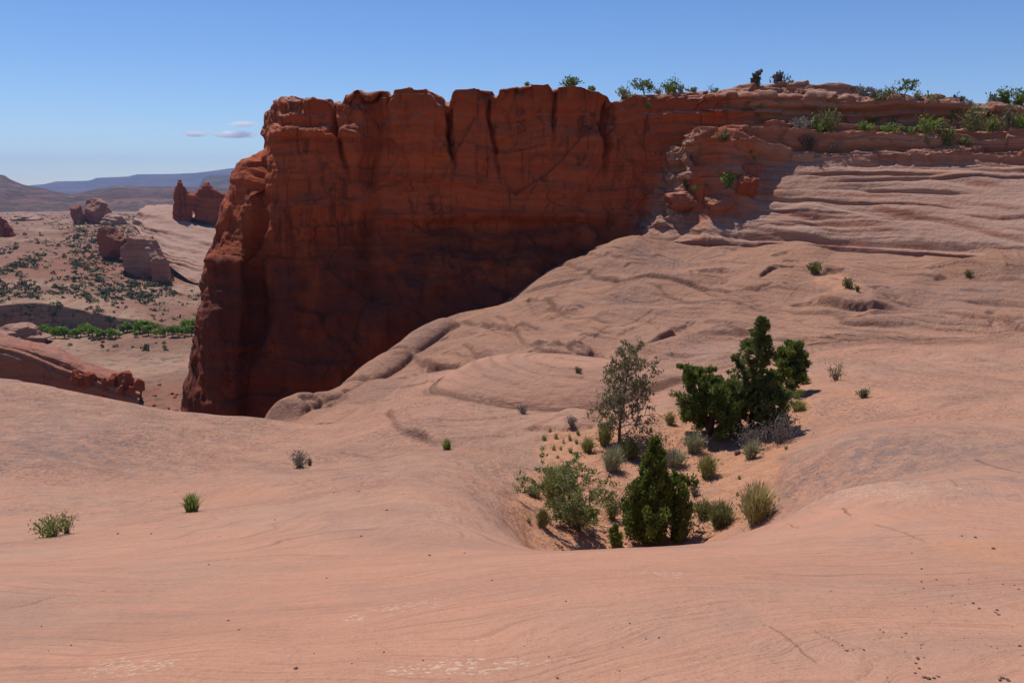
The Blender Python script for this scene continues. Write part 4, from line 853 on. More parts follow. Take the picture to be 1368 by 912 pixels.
def tree(name, label, cat, loc, H, W, seed, leafmat, bark, env, nlimb=26, start=.08, elev=.35, leaf=.05, nleaf=220, clump=.22, asp=2.0, trunk_r=None, sub=4, fill=1.0, group=None, ntrunk=1, lean=(0, 0), lop=0.0, twigs=True, tw=1.0, vz=.85, tsp=.30):
    rng = np.random.RandomState(seed); root = empty(name, loc, 0); tag(root, label, cat, group)
    r0 = trunk_r or 0.035*H; paths, cl_ = [], []
    for tk in range(ntrunk):
        a = rng.uniform(0, 6.28); sp = 0 if ntrunk == 1 else tsp
        tr = limb(rng, (0, 0, -.15), (math.cos(a)*sp+lean[0], math.sin(a)*sp+lean[1], 1), H*(.97 if tk == 0 else rng.uniform(.6, .85))+.15, 12, .05, .03)
        paths.append((tr, r0*np.linspace(1, .12, len(tr))**.9)); nl = nlimb//ntrunk
        for i in range(nl):
            t = start+(1-start)*((i+rng.uniform(0, 1))/nl); k = t*(len(tr)-1); f = int(min(k, len(tr)-2)); p = tr[f]+(tr[f+1]-tr[f])*(k-f)
            az = i*2.39996+rng.uniform(-.5, .5); L = env(t)*W/2*rng.uniform(.72, 1.1)*(1+lop*math.cos(az))
            if L < .04*W: L = .04*W
            e = elev*(1-.3*t)+rng.uniform(-.15, .2); d = (math.cos(az)*math.cos(e), math.sin(az)*math.cos(e), math.sin(e))
            br = limb(rng, p, d, L, 6, .14, .05); rb = r0*.34*(1-t*.7)*(L/(W*.5)+.2)
            paths.append((br, rb*np.linspace(1, .2, len(br)))); cl_.append((br[-1], t))
            for s in range(sub):
                q = br[rng.randint(2, len(br))]; dd = np.array(d)+rng.normal(0, .75, 3)+np.array([0, 0, .25]); sb = limb(rng, q, dd, L*rng.uniform(.25, .5)+.04*H*.3, 4, .18, .05)
                if twigs: paths.append((sb, rb*.4*tw*np.linspace(1, .3, len(sb))))
                cl_.append((sb[-1], t)); cl_.append((sb[2], t))
        cl_.append((tr[-1], 1.0)); cl_.append((tr[-2], .95))
    tube_obj('trunk', paths, bark, root, 5)
    cl_ = [c for c in cl_ if rng.rand() < fill]
    P, A, T = [], [], []
    for c, t in cl_:
        n = max(3, int(nleaf*rng.uniform(.5, 1.3))); rc = clump*rng.uniform(.7, 1.25)*(1.12-.55*t); n = max(3, int(n*(1.12-.6*t)))
        g = rng.normal(size=(n, 3)); g /= np.linalg.norm(g, axis=1, keepdims=True)+1e-9; g *= rng.uniform(0, 1, (n, 1))**.45*rc; g[:, 2] *= vz
        P.append(c+g); ax = g/(rc+1e-6)+np.array([0, 0, .7]); A.append(ax); T.append(np.full(n, rng.uniform(.15, .85)))
    if P: leaf_obj('crown', rng, np.vstack(P), leaf, leafmat, root, asp, np.vstack(A), .9, np.concatenate(T))
    return root
def shrub(name, label, cat, loc, H, W, seed, leafmat, stemmat, nstem=16, leaf=.04, nleaf=900, asp=1.8, group=None, dome=True, stemr=.012, bare=0.0, up=.5, partn='foliage'):
    rng = np.random.RandomState(seed); root = empty(name, loc, 0); tag(root, label, cat, group); paths, P, A = [], [], []
    for i in range(nstem):
        az = i*2.39996+rng.uniform(-.4, .4); out = rng.uniform(0.05, 1)**.7; e = math.atan2(H*(1-.35*out*out if dome else 1), W*.5*out)
        d = np.array([math.cos(az)*math.cos(e), math.sin(az)*math.cos(e), math.sin(e)]); L = math.hypot(H*(1-.4*out*out if dome else rng.uniform(.6, 1)), W*.5*out)*rng.uniform(.8, 1.05)
        b = limb(rng, (rng.normal(0, .04*W), rng.normal(0, .04*W), -.06*H), d, L, 6, .13, .02); paths.append((b, stemr*np.linspace(1, .25, len(b))*H))
        m = nleaf//nstem; k = rng.uniform(bare, 1, m)**.75*(len(b)-1); f = np.minimum(k.astype(int), len(b)-2); p = b[f]+(b[f+1]-b[f])*(k-f)[:, None]
        P.append(p+rng.normal(0, 1, (m, 3))*np.array([.13*W, .13*W, .10*H])*(.4+.6*(k/len(b)))[:, None]); A.append(np.tile(d*1.0+np.array([0, 0, up]), (m, 1)))
        for s in range(2):
            q = b[rng.randint(2, len(b)-1)]; sb = limb(rng, q, d+rng.normal(0, .6, 3), L*.35, 3, .2); paths.append((sb, stemr*.5*np.linspace(1, .4, len(sb))*H))
    P = np.vstack(P); P[:, 2] = np.maximum(P[:, 2], .02*H)
    tube_obj('stems', paths, stemmat, root, 4); leaf_obj(partn, rng, P, leaf, leafmat, root, asp, np.vstack(A), .9)
    return root
def tuft_mesh(name, H, W, seed, mat, n=160, blade=.012, stiff=.5, upright=1.0):
    rng = np.random.RandomState(seed); az = rng.uniform(0, 6.283, n); out = rng.uniform(0, 1, n)**.6; L = H*rng.uniform(.55, 1.08, n)
    base = np.stack([np.cos(az), np.sin(az), 0*az], -1)*(out*W*.20)[:, None]
    tip = np.stack([np.cos(az), np.sin(az), 0*az], -1)*(out*W*.5)[:, None]+rng.normal(0, .05*W, (n, 3)); tip[:, 2] = L*np.sqrt(np.maximum(1-.55*out**2/upright, .05))
    mid = base*(1-stiff)+tip*stiff*.75; mid[:, 2] = tip[:, 2]*.62
    w = np.stack([-np.sin(az), np.cos(az), 0*az], -1); w = w+rng.normal(0, .7, (n, 3)); w /= np.linalg.norm(w, axis=1, keepdims=True); w *= blade*.5
    base[:, 2] -= .04*H
    v = np.stack([base-w, base+w, mid+w*.9, mid-w*.9, tip], 1).reshape(-1, 3); i = np.arange(n)*5
    return mesh_np(name, v, np.stack([i, i+1, i+2, i+3], -1), np.stack([i+3, i+2, i+4], -1), mat, smooth=False, attrs=dict(tint=np.repeat(rng.uniform(0, 1, n), 5)))
def tuft(name, label, cat, loc, H, W, seed, mat, n=160, blade=.012, group=None, **kw):
    o = tuft_mesh(name, H, W, seed, mat, n, blade, **kw); o.location = loc; tag(o, label, cat, group); return o

def size(p, w, h): k = kscale(p); return w*k, h*k/.95
cone = lambda t: (1-t)**.85*(.55+.5*min(1, t/.3))+.05
colm = lambda t: max(.12, (1-max(0, t-.15)/.85)**.8)*(.75 if t < .12 else 1)
dome = lambda t: math.sqrt(max(.05, 1-(t-.15)**2/.8))
vase = lambda t: .35+.75*t if t < .75 else .9-(t-.75)*1.6

p = hit(862, 708); p = drop(*(at(862, 724, 21.6)[:2])); W, Hh = size(p, 80, 137)
tree('juniper_tree', 'tallest dense green juniper at the front of the sandy hollow, narrow topped', 'tree', p, Hh, W*1.05, 11, L_JUN, B_RED, colm, 64, .03, .8, .038, 100, .13, 2.6, .09, 4, vz=1.9)
p2 = Vector((p[0]+.85, p[1]+.25, p[2])); p2 = drop(p2[0], p2[1]); tree('juniper_tree', 'low juniper bush growing against the right side of the front juniper', 'tree', p2, Hh*.60, W*.72, 12, L_JUN, B_RED, dome, 28, .05, .7, .038, 100, .13, 2.6, .06, 3, vz=1.8)
p = hit(1003, 575); W, Hh = size(p, 84, 150)
tree('pinyon_tree', 'cone shaped dark green pinyon, tallest tree in the hollow', 'tree', p, Hh, W*1.15, 13, L_PIN, B_RED, cone, 58, .03, .35, .046, 80, .17, 2.4, .10, 5, vz=.8, fill=.78)
p = hit(950, 580); W, Hh = size(p, 104, 84)
tree('juniper_bush', 'broad round dark green juniper bush left of the pinyon', 'tree', p, Hh, W*.92, 14, L_JUN, B_RED, dome, 58, .06, .6, .046, 120, .18, 2.4, .10, 4, ntrunk=3, vz=1.2)
p = hit(1026, 572); W, Hh = size(p, 74, 56)
tree('juniper_bush', 'low dark green skirt of juniper at the right foot of the pinyon', 'tree', p, Hh, W, 15, L_PIN, B_RED, dome, 22, .06, .5, .07, 90, .24, 2.2, .06, 3)
p = hit(1050, 525); W, Hh = size(p, 46, 62)
tree('juniper_bush', 'green bushy tree behind the right shoulder of the pinyon', 'tree', p, Hh, W, 16, L_JUN, B_RED, dome, 24, .1, .6, .075, 90, .27, 2.0, .07, 3)
p = hit(828, 592); W, Hh = size(p, 92, 130)
tree('half_dead_pinyon', 'half bare grey pinyon with thin brown-green needles in the middle of the hollow', 'tree', p, Hh, W*1.05, 17, L_DRY, B_GREY, lambda t: .25+.85*(1-t)**.6*min(1, .5+t*3), 50, .08, .45, .052, 17, .18, 2.2, .070, 7, fill=.72, lop=.15, tw=1.5)
p = drop(*(at(776, 727, 21.7)[:2])); W, Hh = size(p, 104, 112)
tree('oak_shrub', 'open leafy shrub with crooked dark stems left of the front juniper', 'shrub', p, Hh*.98, W*1.05, 18, L_OAK, B_GREY, vase, 40, .16, .45, .050, 34, .17, 1.5, .038, 4, ntrunk=5, fill=.85, tw=1.6, tsp=.75)
p = drop(*(at(912, 722, 21.6)[:2])); W, Hh = size(p, 56, 50)
shrub('leafy_shrub', 'light green airy shrub at the right foot of the front juniper', 'shrub', p, Hh, W, 21, L_OAK, B_GREY, 18, .045, 800, 1.5, bare=.2)
p = drop(*(at(822, 726, 21.3)[:2])); W, Hh = size(p, 26, 30)
tree('juniper_seedling', 'little bright green juniper seedling between the oak shrub and front juniper', 'seedling', p, Hh, W, 22, L_LIME, B_RED, colm, 14, .05, .9, .045, 40, .10, 2.4, .02, 2)
SH = [ # px, base py, w, h, kind, label
 (742,668,46,52,'eph','yellow-green bristly bush behind the left side of the oak shrub'),
 (818,692,34,42,'oak','grey-green leafy bush between the oak shrub and the front juniper'),
 (1042,592,50,50,'sage','larger grey sagebrush at the right foot of the pinyon'),
 (1007,601,50,38,'sage','lower grey sagebrush in front of the pinyon, left of the larger one'),
 (1058,508,36,38,'sage','grey sagebrush behind the pinyon beside the rear green tree'),
 (872,600,46,28,'dead','dark leafless brush spreading right of the half bare pinyon'),
 (835,606,30,24,'dead','dark brush at the foot of the half bare pinyon'),
 (945,637,31,34,'eph','round bristly green bush alone on open sand, middle of the hollow'),
 (1011,696,50,56,'straw','largest bristly bush, yellow tipped, at the right edge of the hollow'),
 (1000,690,26,24,'sage','grey bush tucked at the left of the largest yellow tipped bush'),
 (962,703,42,38,'olive','olive sprawling bush left of the largest yellow tipped bush'),
 (1003,714,26,24,'blue','small grey-green bush below the largest yellow tipped bush'),
 (1003,612,27,28,'blue','pale green bristly bush on sand below the grey sagebrush'),
 (927,603,34,28,'blue','grey-green bush on sand below the broad juniper bush'),
 (903,622,34,24,'blue','low grey-green bush right of the front juniper top'),
 (818,628,34,36,'blue','grey-green bristly bush below the half bare pinyon'),
 (785,603,22,21,'eph','small bristly green bush left of the half bare pinyon'),
 (842,612,36,30,'olive','olive bush just behind the tip of the front juniper'),
 (808,594,26,30,'eph','bright green bush touching the left of the half bare pinyon'),
 (725,730,17,26,'eph','green bristly tuft at the very front left of the hollow'),
 (712,661,19,13,'blue','low grey bush left of the oak shrub'),
 (928,661,15,14,'sage','small dark grey bush on sand right of the front juniper'),
 (895,566,15,17,'straw','small pale tuft between the half bare pinyon and broad juniper bush'),
 (960,588,16,15,'eph','small grassy tuft at the front foot of the broad juniper bush'),
 (1064,532,20,16,'lime','small bright bush right of the pinyon, nearest the tree'),
 (1066,548,24,15,'eph','low bristly bush right of the pinyon, below the small bright one'),
 (1074,512,16,12,'eph','low green bush at the top right tip of the hollow'),
 (698,552,17,12,'sage','small grey bush at the foot of the fluted mound'),
 (764,570,14,16,'sage','small dry bush on the ledge under the fluted mound'),
 (940,690,30,26,'olive','grey dry bush behind the olive sprawling bush')]
KM = dict(eph=L_EPH, blue=L_BLUE, straw=L_STRAW, sage=L_SAGE, dead=L_DEAD, oak=L_OAK, olive=L_OLIVE, lime=L_LIME, jun=L_JUN, dry=L_DRY)
for i, (px, py, w, h, kd, lb) in enumerate(SH):
    if py > 705: p = drop(*(at(px, py, 9.9/(-ray(px, py)[2]/ray(px, py)[1]))[:2]))
    else: p = hit(px, py)
    W, Hh = size(p, w, h); sd = 300+i
    if kd in ('eph', 'straw', 'blue', 'olive'):
        r = empty('bristle_bush', p); tag(r, lb, 'bush')
        n = int(240*max(1, (w*h/700)**.7))
        a = tuft_mesh('blades', Hh*1.02, W*1.1, sd, L_STRAW if kd == 'straw' else KM[kd], n, .020, upright=1.4); a.parent = r
        b = leaf_obj('foliage', np.random.RandomState(sd), np.random.RandomState(sd).normal(0, 1, (n*2, 3))*np.array([.2*W, .2*W, .17*Hh])+np.array([0, 0, .36*Hh]), .04, L_EPH if kd == 'straw' else KM[kd], r, 2.6, np.tile([0, 0, 1.2], (n*2, 1)), .8)
    else: shrub('sagebrush' if kd == 'sage' else 'dead_brush' if kd == 'dead' else 'leafy_bush', lb, 'bush', p, Hh, W, sd, KM[kd], B_GREY, 22, .035, 1100 if w > 30 else 500, 1.8, stemr=.008)
protos = [tuft_mesh('grass_tuft', .28, .3, 500+i, [L_GRASS, L_EPH, L_STRAW][i], 70, .016) for i in range(3)]
used = set()
def small_tuft(k, p, s, label, group, rz=0, name=None):
    if k not in used: o = protos[k]; used.add(k)
    else: o = protos[k].copy(); COL.objects.link(o)
    o.location = p; o.scale = (s, s, s); o.rotation_euler[2] = rz; tag(o, label, 'grass tuft', group); return o
rt = np.random.RandomState(9)
for i, (px, py, w) in enumerate([(740,601,10),(743,586,9),(761,587,9),(753,592,7),(762,604,9),(727,588,10),(749,601,7),(772,580,8),(708,712,9),(707,698,9),(720,690,7),(978,715,8),(770,592,8),(735,577,8),(955,600,7),(870,575,7),(915,640,8),(988,640,7),(735,700,8),(760,700,9),(745,612,6),(1072,528,9),(1050,600,7),(700,640,7),(985,662,7),(890,640,8)]):
    p = hit(px, py)
    if p is not None and py < 706: small_tuft(rt.randint(3), p, w*kscale(p)/.28, 'tiny pale green grass tuft scattered on the orange sand of the hollow', 'grass tufts on the sand', rt.uniform(0, 6))
# fallen sticks under the oak shrub
for i in range(12):
    px, py = rt.uniform(745, 830), rt.uniform(700, 722); p = hit(px, py)
    if p is None: continue
    a = rt.uniform(-.6, .6); L = rt.uniform(.25, .6); q = limb(rt, (0, 0, .02), (math.cos(a), math.sin(a), .02), L, 5, .18)
    o = tube_obj('fallen_stick', [(q, .013*np.linspace(1, .5, 6))], B_RED, None, 5); o.location = p; tag(o, 'thin dark fallen stick on the sand under the oak shrub', 'stick', 'fallen sticks under the oak shrub')
p = hit(939, 712); o = tube_obj('dead_log', [(limb(rt, (-.2, 0, .04), (1, .1, .03), .42, 6, .12), .045*np.array([.7, 1, .9, 1, .8, .7, .4]))], B_RED, None, 7); o.location = p; tag(o, 'short dark broken log on the sand right of the light green airy shrub', 'log')

OUT = [(70,716,50,32,'jun','bigger bright green shrub in the rock crack at the left edge',L_LIME),(90,712,26,34,'twig','thin twiggy green shrub beside the bigger one at the left edge',L_OLIVE),(257,683,34,26,'eph','small upright green shrub alone in the rock seam, left',L_LIME),
 (400,624,25,26,'sage','grey dry bush on the smooth rock above the seam, left of centre',L_SAGE),(414,622,10,12,'eph','tiny olive tuft beside the grey dry bush',L_OLIVE),(597,600,20,16,'eph','small bright green tuft on the smooth pink rock, centre',L_LIME),
 (1088,365,21,17,'dome','dark green domed bush beside the orange hollow on the slope, larger one',L_OLIVE),(1132,384,14,14,'dome','smaller dark green domed bush at the right of the orange hollow',L_OLIVE),(1145,389,8,8,'dome','tiny green bush right of the smaller domed bush',L_OLIVE),(1293,369,12,9,'dome','lone small dark bush on the pale terrace, far right',L_OLIVE),
 (1117,508,29,25,'twig','olive half dry bush alone on the bare rock right of the pinyon',L_OLIVE),(1153,531,19,13,'dome','low olive bush on bare rock below the half dry one',L_OLIVE),(772,497,12,7,'dome','small green bush on the rock behind the fluted mound',L_OLIVE)]
for i, (px, py, w, h, kd, lb, m) in enumerate(OUT):
    p = hit(px, py); W, Hh = size(p, w, h); sd = 400+i
    if kd in ('jun', 'twig', 'sage'): shrub('desert_shrub', lb, 'shrub', p, Hh, W, sd, m, B_GREY, 20, .30*math.sqrt(W*Hh)/6, 700 if kd != 'twig' else 260, 1.7, stemr=.012, dome=kd != 'twig')
    elif kd == 'dome': shrub('desert_shrub', lb, 'bush', p, Hh, W, sd, m, B_RED, 14, .10*math.sqrt(W*Hh), 420, 1.8, stemr=.01)
    else: tuft('green_tuft', lb, 'plant', p, Hh, W, sd, m, 150, .05*W, upright=1.6)

# ---- rim and bench plants: small in the picture, still one object each
RIM = [ # px, base py, w, h, kind, label
 (762,113,26,13,'jun','dark bush alone on top of the sheer wall, farthest left big one'),(704,112,9,4,'jun','tiny bush on top of the sheer wall, farthest left of all'),(791,118,13,6,'jun','low dark bush sloping down the rim right of the lone dark bush'),
 (835,136,28,15,'olive','olive bush filling the rim notch above the big dark crack'),(861,129,26,19,'tree','small round tree with crooked trunk on the rim, right of the notch'),(894,127,25,18,'jun','dark round bush on the rim between the crooked tree and the dead stick'),
 (909,126,10,9,'sage','small grey bush touching the right of the dark round rim bush'),(880,128,12,6,'sage','low grey bush between the crooked tree and dark round bush'),(926,125,16,5,'sage','very low grey brush on the rim left of the dead stick'),
 (955,125,12,9,'jun','small dark bush beside the dead stick on the rim'),(1009,118,14,20,'snag','dark upright half dead tree on the highest rim hump'),(1039,114,25,14,'dead','round brown bush on the highest rim hump'),(1056,116,10,6,'olive','tiny bush right of the round brown bush on the hump'),
 (1152,131,22,14,'sage','grey bush left of the wide green one on the rim'),(1166,134,14,13,'sage','narrow grey bush against the wide green rim bush'),(1182,137,38,16,'olive','wide green bush on the rim left of the leaning tree'),(1204,136,22,26,'lean','leaning tree with bare curved trunk on the rim skyline'),
 (1223,138,13,12,'blue','thin pale bush right of the leaning tree'),(1245,141,27,13,'olive','domed grey-green bush on the rim, second right of the leaning tree'),(1279,143,18,13,'dead','dark pointed bush on the rim right of the domed one'),(1294,143,10,6,'sage','tiny grey bush right of the dark pointed rim bush'),
 (1324,142,14,13,'sage','grey bush left of the last big dark rim trees'),(1341,142,25,20,'jun','big dark bushy tree on the rim near the right edge'),(1362,142,24,18,'jun','dark bushy tree on the rim at the right edge'),
 (1015,154,22,15,'olive','green bush under the rim ledge below the hump'),(1107,187,34,34,'olive','largest green bush on the bench, left of the rest'),(1092,180,20,22,'lime','light green bush behind the largest bench bush'),(1145,152,20,18,'olive','green bush hanging under the rim left of the leaning tree'),
 (1167,167,17,15,'lime','light green bush on the ledge below the wide rim bush'),(1066,190,28,17,'sage','grey bush on the lower bench left of the largest green bush'),(1080,203,16,20,'dead','dark bush hanging over the bench edge below the grey bush'),(1154,184,22,12,'lime','low yellow-green bush on the bench right of the largest bush'),
 (1187,184,30,11,'lime','flat yellow-green bush in the middle of the bench'),(1238,187,42,22,'lime','wide brightest green bush on the bench'),(1240,193,26,12,'sage','grey brush in front of the brightest green bush'),(1265,197,18,28,'olive','tall narrow green bush spilling over the bench edge'),
 (1299,184,42,29,'olive','big round olive bush on the bench, right half'),(1325,183,22,20,'lime','light green bush touching the right of the big olive bush'),(1345,181,22,28,'dry','brownish open bush near the right edge of the bench'),(1363,178,20,22,'lime','green bush at the right end of the bench'),
 (1255,157,13,12,'olive','small bush on the upper ledge under the domed rim bush'),(1272,164,17,17,'olive','green bush on the upper ledge right of the small one'),(1290,197,20,11,'olive','low green bush on the bench lip under the big olive bush'),(1194,166,9,7,'sage','tiny grey bush on the dark upper ledge'),
 (967,190,18,14,'olive','pair of olive bushes on top of the buttress'),(1003,206,9,7,'jun','small dark bush in the shade right of the buttress top'),(974,252,18,20,'lime','bright green bush on the leaning red slab in the gully'),(929,258,9,11,'lime','bright green sprig behind the wedge of red rock'),
 (914,258,8,9,'jun','dark sprig left of the bright green sprig in the gully'),(1008,217,8,8,'lime','green sprig at the head of the gully'),(865,150,7,12,'jun','dark bush clinging to the wall below the rim notch'),(1122,158,8,9,'blue','pale sprig by the rounded block under the rim'),(1116,200,20,9,'sage','grey brush along the bench lip below the largest green bush'),(1215,190,14,8,'lime','small bright bush left of the brightest one on the bench')]
for i, (px, py, w, h, kd, lb) in enumerate(RIM):
    p = None; y0 = py
    while p is None and y0 < py+30: p = hit(px, y0, [cl]); y0 += 1.5
    if p is None: continue
    k = kscale(p); back = .9 if py < 145 else .5
    q = drop(p[0]*(1+back/p[1]), p[1]+back, [cl])
    pz = at(px, py, p[1]+back)
    p = q if q is not None and abs(q[2]-pz[2]) < 1.3 else Vector((p[0], p[1]+.2, p[2]))
    if py < 145: p = Vector((p[0], p[1], min(p[2], pz[2]+.15)))
    W, Hh = w*k*1.15, h*k*1.15+.1; sd = 600+i; lf = .17 if w > 12 else .13
    gp = 'bushes along the cliff rim' if py < 146 else 'bushes on the benches below the rim'
    if kd == 'tree': tree('rim_tree', lb, 'tree', p, Hh*.82, W*1.05, sd, L_JUN, B_GREY, dome, 14, .22, .5, .14, 16, .45, 1.6, .07, 3, group=gp, lop=-.3, fill=.7, ntrunk=2)
    elif kd == 'lean': tree('rim_tree', lb, 'tree', p, Hh*.85, W*1.15, sd, L_PIN, B_GREY, vase, 12, .45, .4, .14, 14, .42, 1.6, .09, 3, group=gp, lean=(.38, 0), fill=.65)
    elif kd == 'snag': tree('rim_tree', lb, 'tree', p, Hh*.85, W*.95, sd, L_DEAD, B_GREY, lambda t: .9-.5*t, 14, .15, .7, .15, 16, .30, 1.8, .07, 2, group=gp)
    else: shrub('rim_bush', lb, 'bush', p, Hh, W, sd, KM[kd], B_GREY, 9, lf, int(min(600, 90+w*h*1.0)), 1.5, group=gp, stemr=.02)
for px, h, lb in [(947,15,'bare dead stick standing on the rim right of the low grey brush'),(952,13,'shorter bare dead stick beside the taller one on the rim')]:
    p = hit(px, 128, [cl]); k = kscale(p); p = drop(p[0], p[1]+.8, [cl]); ps = [(limb(rt, (0, 0, -.2), (rt.uniform(-.1, .1), 0, 1), h*k, 6, .08), .035*np.linspace(1, .4, 7))]
    for j in range(3): ps.append((limb(rt, ps[0][0][3+j % 3], (rt.choice([-1, 1])*.6, 0, .8), .5, 4, .1), .018*np.linspace(1, .5, 5)))
    o = tube_obj('dead_snag', ps, B_GREY, None, 5); o.location = p; tag(o, lb, 'dead tree')

# ---- valley scrub and the row of cottonwoods
def blob_mesh(name, seed, n, W, H, leaf, mat, par=None):
    rng = np.random.RandomState(seed); g = rng.normal(size=(n, 3)); g /= np.linalg.norm(g, axis=1, keepdims=True); g *= rng.uniform(.2, 1, (n, 1))**.4
    g[:, 2] = np.abs(g[:, 2]); l = 1+.3*np.sin(3*np.arctan2(g[:, 1], g[:, 0])+seed); P = g*np.array([W/2, W/2, H])*np.stack([l, l, .7+.3*l], -1)
    return leaf_obj(name, rng, P, leaf, mat, par, 1.4)
COTS = []
for i in range(4):
    r = empty('cottonwood_tree', (0, 0, -500)); rng = np.random.RandomState(800+i)
    tube_obj('trunk', [(limb(rng, (0, 0, -1), (0, 0, 1), 5, 5, .08), .35*np.linspace(1, .5, 6))]+[(limb(rng, (0, 0, 3), (math.cos(a), math.sin(a), 1.2), 3.5, 4, .15), .18*np.linspace(1, .3, 5)) for a in (0, 2, 4)], B_GREY, r)
    P = []
    for c in range(11):
        a = rng.uniform(0, 6.28); rr_ = rng.uniform(0, 3.2); cz = rng.uniform(2.2, 6.4); n = 42; g = rng.normal(size=(n, 3)); g /= np.linalg.norm(g, axis=1, keepdims=True); P.append(np.array([math.cos(a)*rr_, math.sin(a)*rr_, cz])+g*rng.uniform(.5, 1, (n, 1))*rng.uniform(1.2, 2.1))
    leaf_obj('crown', rng, np.vstack(P), .75, L_COT, r, 1.3); COTS.append(r)
def copy_tree(r):
    c = r.copy(); COL.objects.link(c)
    for ch in list(r.children): d = ch.copy(); COL.objects.link(d); d.parent = c
    return c
cused = 0
for i, px in enumerate([38,50,62,74,86,98,108,119,130,140,150,160,171,182,192,203,214,226,238,250,262,275,66,124,146,188,232,92,44,57,70,80,103,114,135,155,166,177,198,209,220,244,256,268]):
    py = 456+rt.uniform(-2.5, 1.5)+(px > 200)*2; D = 466+rt.uniform(-11, 9); xyz = at(px, py, D); h = drop(xyz[0], xyz[1], [valley])
    if h is None: continue
    r = COTS[cused] if cused < 4 else copy_tree(COTS[i % 4]); cused += 1
    s = rt.uniform(.38, 1.08)*(1.15 if px in (140, 150, 192, 250, 262) else .9); r.location = h; r.scale = (s*1.15, s*1.15, s); r.rotation_euler[2] = rt.uniform(0, 6)
    tag(r, 'bright green cottonwood in the row along the wash below the dark alcove', 'tree', 'cottonwoods along the wash')
SCR = [blob_mesh('valley_shrub', 820+i, 70, 1.0, .75, .19, L_SCRUB) for i in range(5)]
cand = []
def dens(px, py):
    n = float(fbm(np.array([px*.03]), np.array([py*.07]), None, 3)[0]); b = 0.10+2.2*max(n, 0)
    if 95 < px < 230 and 300 < py < 400: b += .45
    if py < 330 and 80 < px < 180: b += .35
    if px < 40 and 380 < py < 398: b += .5
    if 405 < py < 452: b = .12 if py < 430 else 0
    if py > 465: b *= .35
    return b
while len(cand) < 620:
    px, py = rt.uniform(-6, 300), 292+180*rt.rand()**1.15
    if rt.rand() < dens(px, py)*.7: cand.append((px, py))
pl = []
for px, py in cand:
    h = hit(px, py, [valley])
    if h is not None: pl.append((h, rt.choice([1.3, 1.8, 2.4, 3.2, 5.0])*(1.0 if h[1] < 900 else 1.6)))
pl.sort(key=lambda a: -a[1]/a[0][1])
for i, (h, s) in enumerate(pl[:290]):
    o = SCR[i] if i < 5 else SCR[i % 5].copy()
    if i >= 5: COL.objects.link(o)
    o.location = h-Vector((0, 0, .1)); o.scale = (s, s, s*rt.uniform(.7, 1.1)); o.rotation_euler[2] = rt.uniform(0, 6)
    tag(o, 'dark green shrub dotting the pale valley floor far away', 'shrub', 'shrubs dotting the valley')
rg = np.random.RandomState(77); P = []
for h, s in pl[290:]: g = rg.normal(size=(26, 3)); g /= np.linalg.norm(g, axis=1, keepdims=True); g[:, 2] = np.abs(g[:, 2])*.7; P.append(np.array(h)+g*s*.5*rg.uniform(.4, 1, (26, 1)))
# more far scrub than one could count
for _ in range(5200):
    px, py = rg.uniform(-6, 300), 286+160*rg.rand()**1.6
    if rg.rand() > dens(px, py)**1.3: continue
    h = hit(px, py, [valley])
    if h is not None: g = rg.normal(size=(10, 3)); g[:, 2] = np.abs(g[:, 2])*.6; P.append(np.array(h)+g*rg.uniform(.6, 1.5))
o = leaf_obj('scrub', rg, np.vstack(P), 1.1, L_SCRUB, None, 1.4); tag(o, kind='stuff')

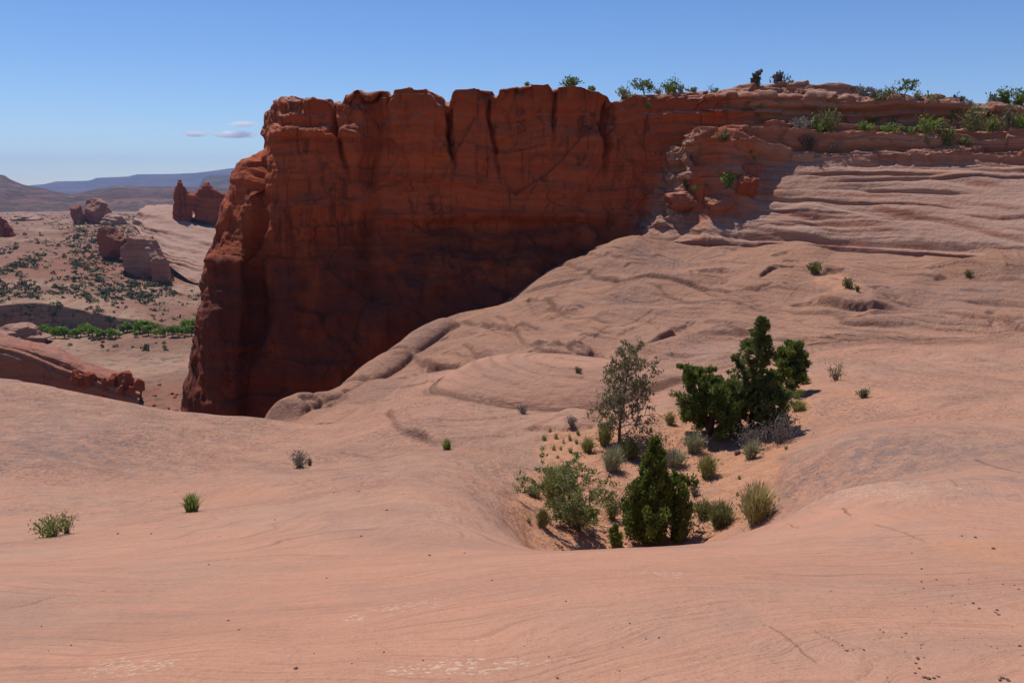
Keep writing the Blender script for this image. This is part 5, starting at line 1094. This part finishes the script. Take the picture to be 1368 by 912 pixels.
# ---- three small clouds low over the far left, beyond and above the haze
def cloud(label, px, py, w, h, seed):
    rng = np.random.RandomState(seed); D = 30000; c = at(px, py, D); k = kscale(c); me = bpy.data.meshes.new('cloud')
    W, T = w*k, h*k; bm_v, bm_q, o = [], [], 0
    g = np.linspace(-1, 1, 2)
    m = bpy.data.materials.get('cloud_vapour')
    if m is None:
        m = bpy.data.materials.new('cloud_vapour'); m.use_nodes = True; nt = m.node_tree; nt.nodes.clear()
        ou = nt.nodes.new('ShaderNodeOutputMaterial'); pv = nt.nodes.new('ShaderNodeVolumePrincipled'); nt.links.new(pv.outputs[0], ou.inputs['Volume'])
        tc = nt.nodes.new('ShaderNodeTexCoord'); ln = nt.nodes.new('ShaderNodeVectorMath'); ln.operation = 'LENGTH'; nt.links.new(tc.outputs['Object'], ln.inputs[0])
        no = nt.nodes.new('ShaderNodeTexNoise'); no.inputs['Scale'].default_value = 2.6; no.inputs['Detail'].default_value = 5; no.inputs['Roughness'].default_value = .65
        mp = nt.nodes.new('ShaderNodeVectorMath'); mp.operation = 'MULTIPLY_ADD'; mp.inputs[1].default_value = (3.2, 2, 1.0); oi = nt.nodes.new('ShaderNodeObjectInfo'); nt.links.new(tc.outputs['Object'], mp.inputs[0]); nt.links.new(oi.outputs['Location'], mp.inputs[2]); nt.links.new(mp.outputs[0], no.inputs['Vector'])
        a = nt.nodes.new('ShaderNodeMath'); a.operation = 'SUBTRACT'; nt.links.new(no.outputs['Fac'], a.inputs[0]); b = nt.nodes.new('ShaderNodeMath'); b.operation = 'MULTIPLY'; nt.links.new(ln.outputs['Value'], b.inputs[0]); b.inputs[1].default_value = .36; nt.links.new(b.outputs[0], a.inputs[1])
        r = nt.nodes.new('ShaderNodeMapRange'); r.inputs['From Min'].default_value = .20; r.inputs['From Max'].default_value = .36; r.inputs['To Max'].default_value = .011; nt.links.new(a.outputs[0], r.inputs['Value']); nt.links.new(r.outputs[0], pv.inputs['Density'])
        pv.inputs['Color'].default_value = (1, 1, 1, 1); pv.inputs['Anisotropy'].default_value = .3
    u = np.linspace(0, math.pi, 13); vv = np.linspace(0, 2*math.pi, 25); U, Vv = np.meshgrid(u, vv, indexing='ij')
    co = np.stack([np.sin(U)*np.cos(Vv), np.sin(U)*np.sin(Vv), np.cos(U)], -1)
    o = mesh_np('cloud', co, grid_quads(13, 25)[:, ::-1], None, m); o.location = c; o.scale = (W*.66, W*.30, T*.55); tag(o, label, 'cloud')
cloud('small flat cloud, left and lowest of three over the far mesa', 261, 179, 32, 9, 1)
cloud('longest flat cloud of three, lower right beside the headland', 312, 180, 54, 10, 2)
cloud('small puffy cloud above the longest one, topmost of three', 325, 166, 36, 8, 3)
